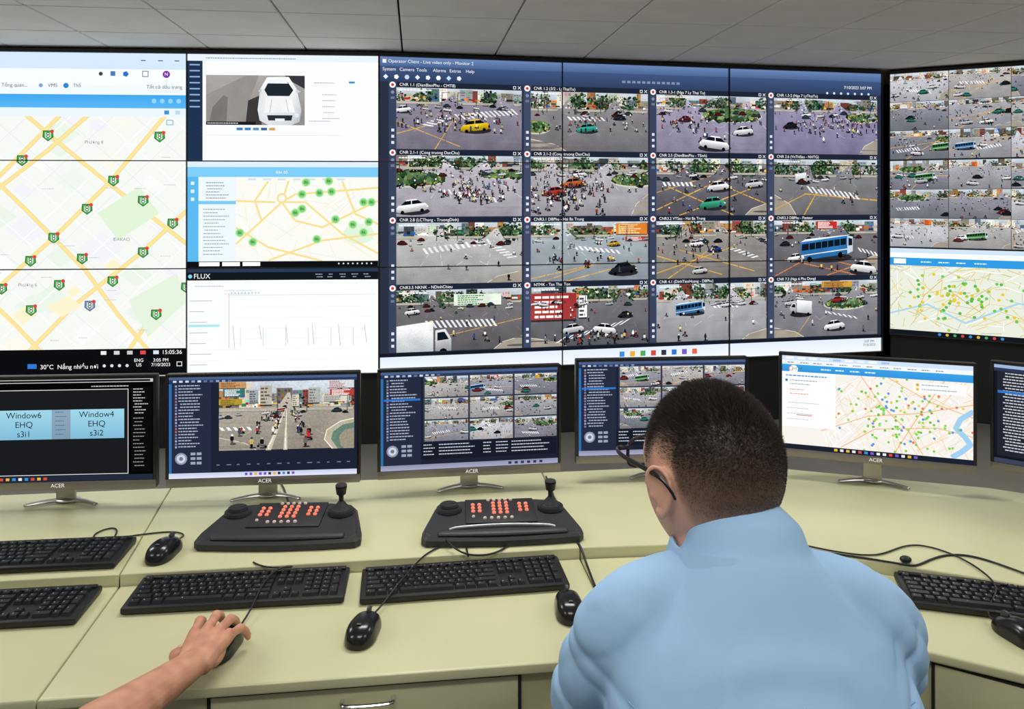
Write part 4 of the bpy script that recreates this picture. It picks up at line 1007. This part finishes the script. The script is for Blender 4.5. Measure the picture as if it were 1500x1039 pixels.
    for p in me.polygons:
        q=Mi@p.center; cv=hcov(q)
        if cv>.02 and (abs(q.x)<.0875 or q.z>.04) :
            s+=p.area*(cv**.7)*(.12+.88*hdense(q)); cum.append(s); cand.append((p,cv,q))
    M3=M.to_3x3()
    for k in range(strands):
        i=bisect.bisect(cum,R.random()*s); i=min(i,len(cand)-1); p,cv,q=cand[i]
        vs=[me.vertices[x].co for x in p.vertices]; u_,w_=R.random(),R.random()
        b=vs[0].lerp(vs[1],u_).lerp(vs[-1].lerp(vs[-2],u_),w_)
        topf=smooth01(.0,.10,q.z)
        L=(.0018+.0070*topf)*(.35+.65*cv)*R.uniform(.6,1.3)
        comb=M3@Vector((.15*R.uniform(-1,1),.25+.55*topf,-.55*(1-topf)+.1))
        d=(p.normal*(.50+.25*topf)+comb*.75+Vector((R.uniform(-1,1),R.uniform(-1,1),R.uniform(-1,1)))*.38).normalized()
        sd=d.cross(Vector((R.uniform(-1,1),R.uniform(-1,1),R.uniform(-1,1)))).normalized()*.00020
        n0=len(V); V+=[b-sd-p.normal*.0005,b+sd-p.normal*.0005,b+d*L*.6+sd*.7,b+d*L,b+d*L*.6-sd*.7]; F.append((n0,n0+1,n0+2,n0+3,n0+4))
    hm=bpy.data.meshes.new('hair'); hm.from_pydata(V,[],F); obj('hair',hm,e,[hairm],0)
    if glasses:
        bm=bmesh.new()
        for sx in (-1,1):
            pts=[]; 
            for k in range(25):
                th=2*math.pi*k/24; cx_=math.copysign(abs(math.cos(th))**.6,math.cos(th)); sy_=math.copysign(abs(math.sin(th))**.6,math.sin(th))
                xx=sx*.037+cx_*.030
                pts.append((xx,.108-.20*abs(xx)*.8,.008+sy_*.020))
            loft(bm,pts,[.0024]*25,side=Vector((0,1,0)),seg=8,M=M)
            P,Q=interp([(sx*.067,.097,.018),(sx*.088,.092,.020),(sx*.098,.06,.020),(sx*.0975,.0,.018),(sx*.0945,-.018,.013),(sx*.0895,-.030,.002),(sx*.087,-.034,-.006)],[(.0018,.0036)]*4+[(.0014,.0024)]*3,5)
            loft(bm,P,Q,side=Vector((1,0,0)),seg=8,M=M)
        loft(bm,[(-.008,.108,.014),(0,.110,.016),(.008,.108,.014)],[.0018]*3,side=Vector((0,1,0)),seg=8,M=M)
        obj('eyeglasses',bm,e,[mat('eyeglass_frame','#111524',.3)])
def hand_parts(bm,wrist,yaw,side,pitch=0,curl=1.0,nails=None):
    """side=+1 right hand (thumb to -x), palm down"""
    M=Matrix.Translation(wrist)@Matrix.Rotation(yaw,4,'Z')@Matrix.Rotation(pitch,4,'X')@Matrix.Diagonal((side,1,1,1))
    mcp=[(-.031,.086,.006),(-.010,.093,.010),(.012,.089,.009),(.032,.079,.004)]
    for k,(x,y,z) in enumerate(mcp):
        P,Q=interp([(x*.55,-.004,-.002),(x*.75,.04,.003),(x,y,z)],[(.014,.015),(.014,.014),(.0108,.0115)],5); loft(bm,P,Q,seg=14,M=M)
        ell(bm,(x,y,z+.005),(.008,.009,.008),M=M)
    ell(bm,(0,.045,-.004),(.036,.046,.014),M=M); ell(bm,(-.022,.035,-.010),(.018,.032,.013),M=M,rot=Matrix.Rotation(rad(25),4,'Z')); ell(bm,(.024,.035,-.008),(.014,.034,.012),M=M)
    Ls=[(.046,.028,.022),(.051,.031,.022),(.047,.029,.021),(.036,.022,.018)]; sp=[9,2,-6,-16]; bend=[(0,26,20),(0,29,22),(3,31,24),(6,32,24)]
    for k in range(4):
        p=Vector(mcp[k]); a=0; pts=[p.copy()]; rr=[.0104]
        for s_ in range(3):
            a+=rad(bend[k][s_])*curl; dirv=Vector((math.sin(rad(-sp[k]))*math.cos(a),math.cos(rad(sp[k]))*math.cos(a),-math.sin(a)))
            if s_: pts.append(p+dirv*Ls[k][s_]*.12); rr.append([0,.0090,.0078][s_]*(1 if k<3 else .88))
            else: pts.append(p+dirv*Ls[k][0]*.5); rr.append(.0084*(1 if k<3 else .88))
            p=p+dirv*Ls[k][s_]; pts.append(p.copy()); rr.append([.0092,.0080,.0062][s_]*(1 if k<3 else .88))
        loft(bm,pts,rr,seg=14,M=M)
        if nails is not None:
            nrm=Vector((0,math.sin(a),math.cos(a))); q=pts[-1]+nrm*.0056-dirv*.002
            ell(nails,q,(.0050,.0066,.0015),M=M,rot=Matrix.Rotation(-a,4,'X'),u=12,v=8)
    th=[(-.020,.018,-.006),(-.042,.040,-.012),(-.056,.064,-.020),(-.055,.090,-.026)]
    P,Q=interp(th,[.0150,.0132,.0108,.0082],5); loft(bm,P,Q,seg=14,M=M)
    if nails is not None: ell(nails,(-.0575,.091,-.0185),(.0058,.0075,.0018),M=M,rot=Matrix.Rotation(rad(-15),4,'X'),u=12,v=8)
    return M
def skin_color(me,base='#cf9779',dark='#ae745a'):
    a=me.color_attributes.new('Col','FLOAT_COLOR','POINT'); s1_=lin(base); s2_=lin(dark); cols=[]
    for v in me.vertices:
        t=max(0,min(1,noise.noise(v.co*55)*.6+.35)); cols+=[s1_[k]*(1-t)+s2_[k]*t for k in range(3)]+[1]
    a.data.foreach_set('color',cols)
def crease(v,w=3.0): return max(0,1-abs(noise.noise(v))*w)**1.6
def person(cx,dy,dz,yaw,head_c,armsR,armsL,hy,strands,glasses,seed):
    e=empty('seated_man',(0,0,0))
    M=Matrix.Translation(head_c)@Matrix.Rotation(yaw,4,'Z')
    neck=(cx-.008,.965+dy,1.10+dz)
    build_head(e,M,neck,strands,glasses,seed)
    bm=bmesh.new()
    P,Q=interp([(cx,.80+dy,.47),(cx,.79+dy,.60),(cx,.83+dy,.76+dz*.4),(cx,.885+dy,.90+dz),(cx,.922+dy,1.00+dz),(cx,.950+dy,1.070+dz),(cx,.965+dy,1.120+dz),(cx,.978+dy,1.155+dz)],
               [(.165,.130),(.172,.135),(.178,.135),(.186,.135),(.186,.128),(.165,.108),(.118,.090),(.079,.074)],6)
    loft(bm,P,Q,seg=40)
    for (sh_,el,wr) in (armsR,armsL):
        sh_=Vector(sh_);el=Vector(el); wr=Vector(wr); sx=math.copysign(1,sh_.x-cx)
        P,Q=interp([(cx+sx*.05,.965+dy,1.110+dz),(cx+sx*.11,sh_.y-.010,1.094+dz),sh_,sh_.lerp(el,.5)+Vector((sx*.012,0,0)),el.lerp(sh_,.12)],[(.060,.055),(.062,.056),(.065,.063),(.061,.063),(.056,.060)],6)
        loft(bm,P,Q,side=Vector((1,0,0)),seg=24)
    me=remesh(bm,.0045,11,.5)
    vs=me.vertices; nr=[v.normal.copy() for v in vs]; arr=[]
    for v,n in zip(vs,nr):
        p=v.co; lx=p.x-cx; al=abs(lx); zz=p.z-dz; sg=1 if lx>0 else -1
        wob=noise.noise(p*5)*.7
        f=.0016*noise.noise(Vector((p.x*5,p.y*5,p.z*9+3)))
        # long soft folds sweeping from the armhole towards the spine
        u=zz*10+al*11+wob; w=zz*1.2-al*2.2+sg*4+seed
        m=smooth01(.03,.10,al)*smooth01(.60,.80,zz)*(1-.7*smooth01(1.08,1.14,zz))
        f-=.0050*crease(Vector((u,w,sg*3.3)))*m; f+=.0030*crease(Vector((u+.31,w,sg*3.3+9)))*m
        # gathers under the collar
        f+=.0022*math.sin((zz-1.085+lx*lx*2.0+.012*noise.noise(p*7))*115)*math.exp(-((zz-1.085)/.028)**2)*math.exp(-(lx/.10)**2)
        # vertical drape on the lower back
        f-=.0050*crease(Vector((lx*10+zz*4+wob,seed*3,zz*1.3)))*smooth01(1.05,.95,zz)
        # sleeve creases radiating from the armpit
        sm=smooth01(.125,.165,al)*(1-smooth01(1.06,1.11,zz))
        f-=.0065*crease(Vector((al*11-(zz-1)*15+wob,p.y*2+sg*5,zz*1.6)))*sm
        f+=.0006*noise.noise(p*40)
        arr.append(p+n*f)
    for v,a_ in zip(vs,arr): v.co=a_
    obj('shirt',me,e,[shirt],0); me.shade_smooth()
    bvh=BVHTree.FromPolygons([v.co for v in me.vertices],[tuple(p.vertices) for p in me.polygons])
    pts=[]
    for k in range(41):
        lx=-.16+.32*k/40; r=bvh.ray_cast(Vector((cx+lx,.3,1.035+dz)),Vector((0,1,0)))
        if r[0]: pts.append(r[0]+Vector((0,.0002,0)))
    if len(pts)>4:
        bm=bmesh.new(); loft(bm,pts,[(.0011,.0011)]*len(pts),side=Vector((0,0,1)),seg=6); obj('yoke_seam',bm,e,[mat('seam_thread','#8cb2d8',.8)])
    r=bvh.ray_cast(Vector((cx+.016,.3,1.06+dz)),Vector((0,1,0)))
    if r[0] and glasses:
        bm=bmesh.new(); q=r[1].to_track_quat('Z','Y').to_matrix().to_4x4()
        ell(bm,r[0],(.0030,.009,.0012),rot=q,u=12,v=8); obj('stain',bm,e,[mat('shirt_stain','#9a9a7c',.8)])
    bm=bmesh.new(); n=56; prof=[(-.003,-.012),(-.003,.013),(.000,.018),(.004,.018),(.010,.005),(.016,-.009),(.0135,-.0115),(.003,-.006)]
    rings=[]
    nc=Vector((cx-.004,.980+dy,1.152+dz))
    hx=M@Vector((0,-.03,-.1)); 
    for i in range(n+1):
        th=rad(-90+8)+ (2*math.pi-rad(16))*i/n+math.pi
        dx=math.cos(th);dy_=math.sin(th); ring=[]
        for (o_,z_) in prof:
            r1=.080+o_; r2=.075+o_
            ring.append(bm.verts.new((nc.x+dx*r1+(hx.x-cx)*.35*(z_+.01)/.04,nc.y+dy_*r2+.010*(z_+.01)/.04,nc.z+z_-.012*(dy_+.2)+.003*noise.noise(Vector((dx*2,dy_*2,z_*30))))))
        rings.append(ring)
    k_=len(prof)
    for a,b in zip(rings[:-1],rings[1:]):
        for j in range(k_): bm.faces.new((a[j],a[(j+1)%k_],b[(j+1)%k_],b[j]))
    bm.faces.new(rings[0]); bm.faces.new(rings[-1]); bmesh.ops.recalc_face_normals(bm,faces=bm.faces[:])
    obj('collar',bm,e,[shirt],50)
    nails=bmesh.new()
    for idx,(sh_,el,wr) in enumerate((armsR,armsL)):
        bm=bmesh.new(); sh_=Vector(sh_);el=Vector(el);wr=Vector(wr)
        P,Q=interp([sh_.lerp(el,.7),el,el.lerp(wr,.3),el.lerp(wr,.7),wr],[(.044,.044),(.042,.043),(.044,.040),(.034,.029),(.0275,.0205)],7)
        loft(bm,P,Q,seg=24,side=Vector((1,0,0)))
        P,Q=interp([el.lerp(wr,.85),wr,wr+(wr-el).normalized()*.02],[(.029,.022),(.0275,.0205),(.027,.018)],4); loft(bm,P,Q,seg=20)
        hand_parts(bm,wr+(wr-el).normalized()*.006,hy[idx],1 if idx==0 else -1,hy[2],1.0,nails)
        me=remesh(bm,.0018,3,.5); skin_color(me); obj('arm_%d'%(idx+1),me,e,[skinm],0); me.shade_smooth()
    obj('fingernails',nails,e,[mat('fingernail','#e0b4a0',.3)])
    bm=bmesh.new()
    for sx in (-1,1):
        P,Q=interp([(cx+sx*.085,.82+dy,.545),(cx+sx*.10,1.03+dy,.54),(cx+sx*.115,1.24+dy,.525),(cx+sx*.115,1.275+dy,.47),(cx+sx*.115,1.25+dy,.28),(cx+sx*.115,1.23+dy,.09)],[(.09,.085),(.08,.068),(.062,.055),(.06,.06),(.055,.058),(.05,.055)],6); loft(bm,P,Q,seg=24)
    ell(bm,(cx,.80+dy,.54),(.17,.13,.09))
    me=remesh(bm,.009,5,.5); obj('trousers',me,e,[trous],0); me.shade_smooth()
    bm=bmesh.new()
    for sx in (-1,1):
        P,Q=interp([(cx+sx*.115,1.20+dy,.045),(cx+sx*.115,1.28+dy,.045),(cx+sx*.115,1.40+dy,.03)],[(.038,.042),(.045,.042),(.040,.026)],5); loft(bm,P,Q,seg=20)
    obj('shoes',bm,e,[shoe])
    return e
person(.291,.0,0,rad(26),(.264,1.035,1.235),((.447,.975,1.057),(.490,1.12,.855),(.40,1.385,.808)),((.137,.975,1.057),(.113,1.12,.855),(.19,1.375,.808)),(rad(8),rad(-6),rad(-3)),52000,True,1)
person(-.93,-.17,0,rad(5),(-.93,.87,1.235),((-.775,.805,1.045),(-.628,1.05,.835),(-.540,1.325,.812)),((-1.09,.805,1.055),(-1.13,.98,.85),(-1.08,1.23,.81)),(rad(2),rad(-6),rad(-2)),5000,False,2)

# ------------------------------------------------------------------ CHAIRS
def chair(x,y):
    e=empty('office_chair',(x,y,0)); fm=mat('chair_fabric','#1c1d22',.9,bump=.3,bscale=300); pm=mat('chair_plastic','#141416',.45)
    bm=bmesh.new()
    box(bm,(0,.02,.405),(.48,.46,.07),.03,0,seg=4); box(bm,(0,-.245,.66),(.42,.06,.36),.028,0,rx=rad(6),seg=4)
    box(bm,(0,-.27,.46),(.06,.02,.22),.005,1,rx=rad(6)); box(bm,(0,-.14,.37),(.06,.28,.02),.004,1)
    cyl(bm,(0,0,.24),.028,.024,.28,1,24)
    for k in range(5):
        a=rad(72*k+18); P=[(0,0,.12),(.14*math.cos(a),.14*math.sin(a),.10),(.28*math.cos(a),.28*math.sin(a),.07)]
        loft(bm,P,[(.03,.02),(.024,.016),(.018,.012)],side=Vector((-math.sin(a),math.cos(a),0)),seg=12,mi=1)
        cyl(bm,(.28*math.cos(a),.28*math.sin(a),.03),.03,.03,.035,1,20,.004,rot=Matrix.Rotation(a,4,'Z')@Matrix.Rotation(rad(90),4,'X'))
    obj('chair_frame',bm,e,[fm,pm],35)
chair(.291,.80); chair(-.93,.63)

# ------------------------------------------------------------------ CAMERA / WORLD
w=bpy.data.worlds.new('room_world'); S.world=w; w.use_nodes=True; w.node_tree.nodes['Background'].inputs[0].default_value=(.02,.02,.022,1)
cam=bpy.data.cameras.new('camera'); co=bpy.data.objects.new('camera',cam); link(co)
co.location=(0,0,1.6); co.rotation_euler=(rad(90),0,0)
cam.sensor_width=36; cam.sensor_fit='HORIZONTAL'; cam.lens=36*1150/1500
cam.shift_y=-(519.5-290)/1500; cam.clip_start=.02
S.camera=co
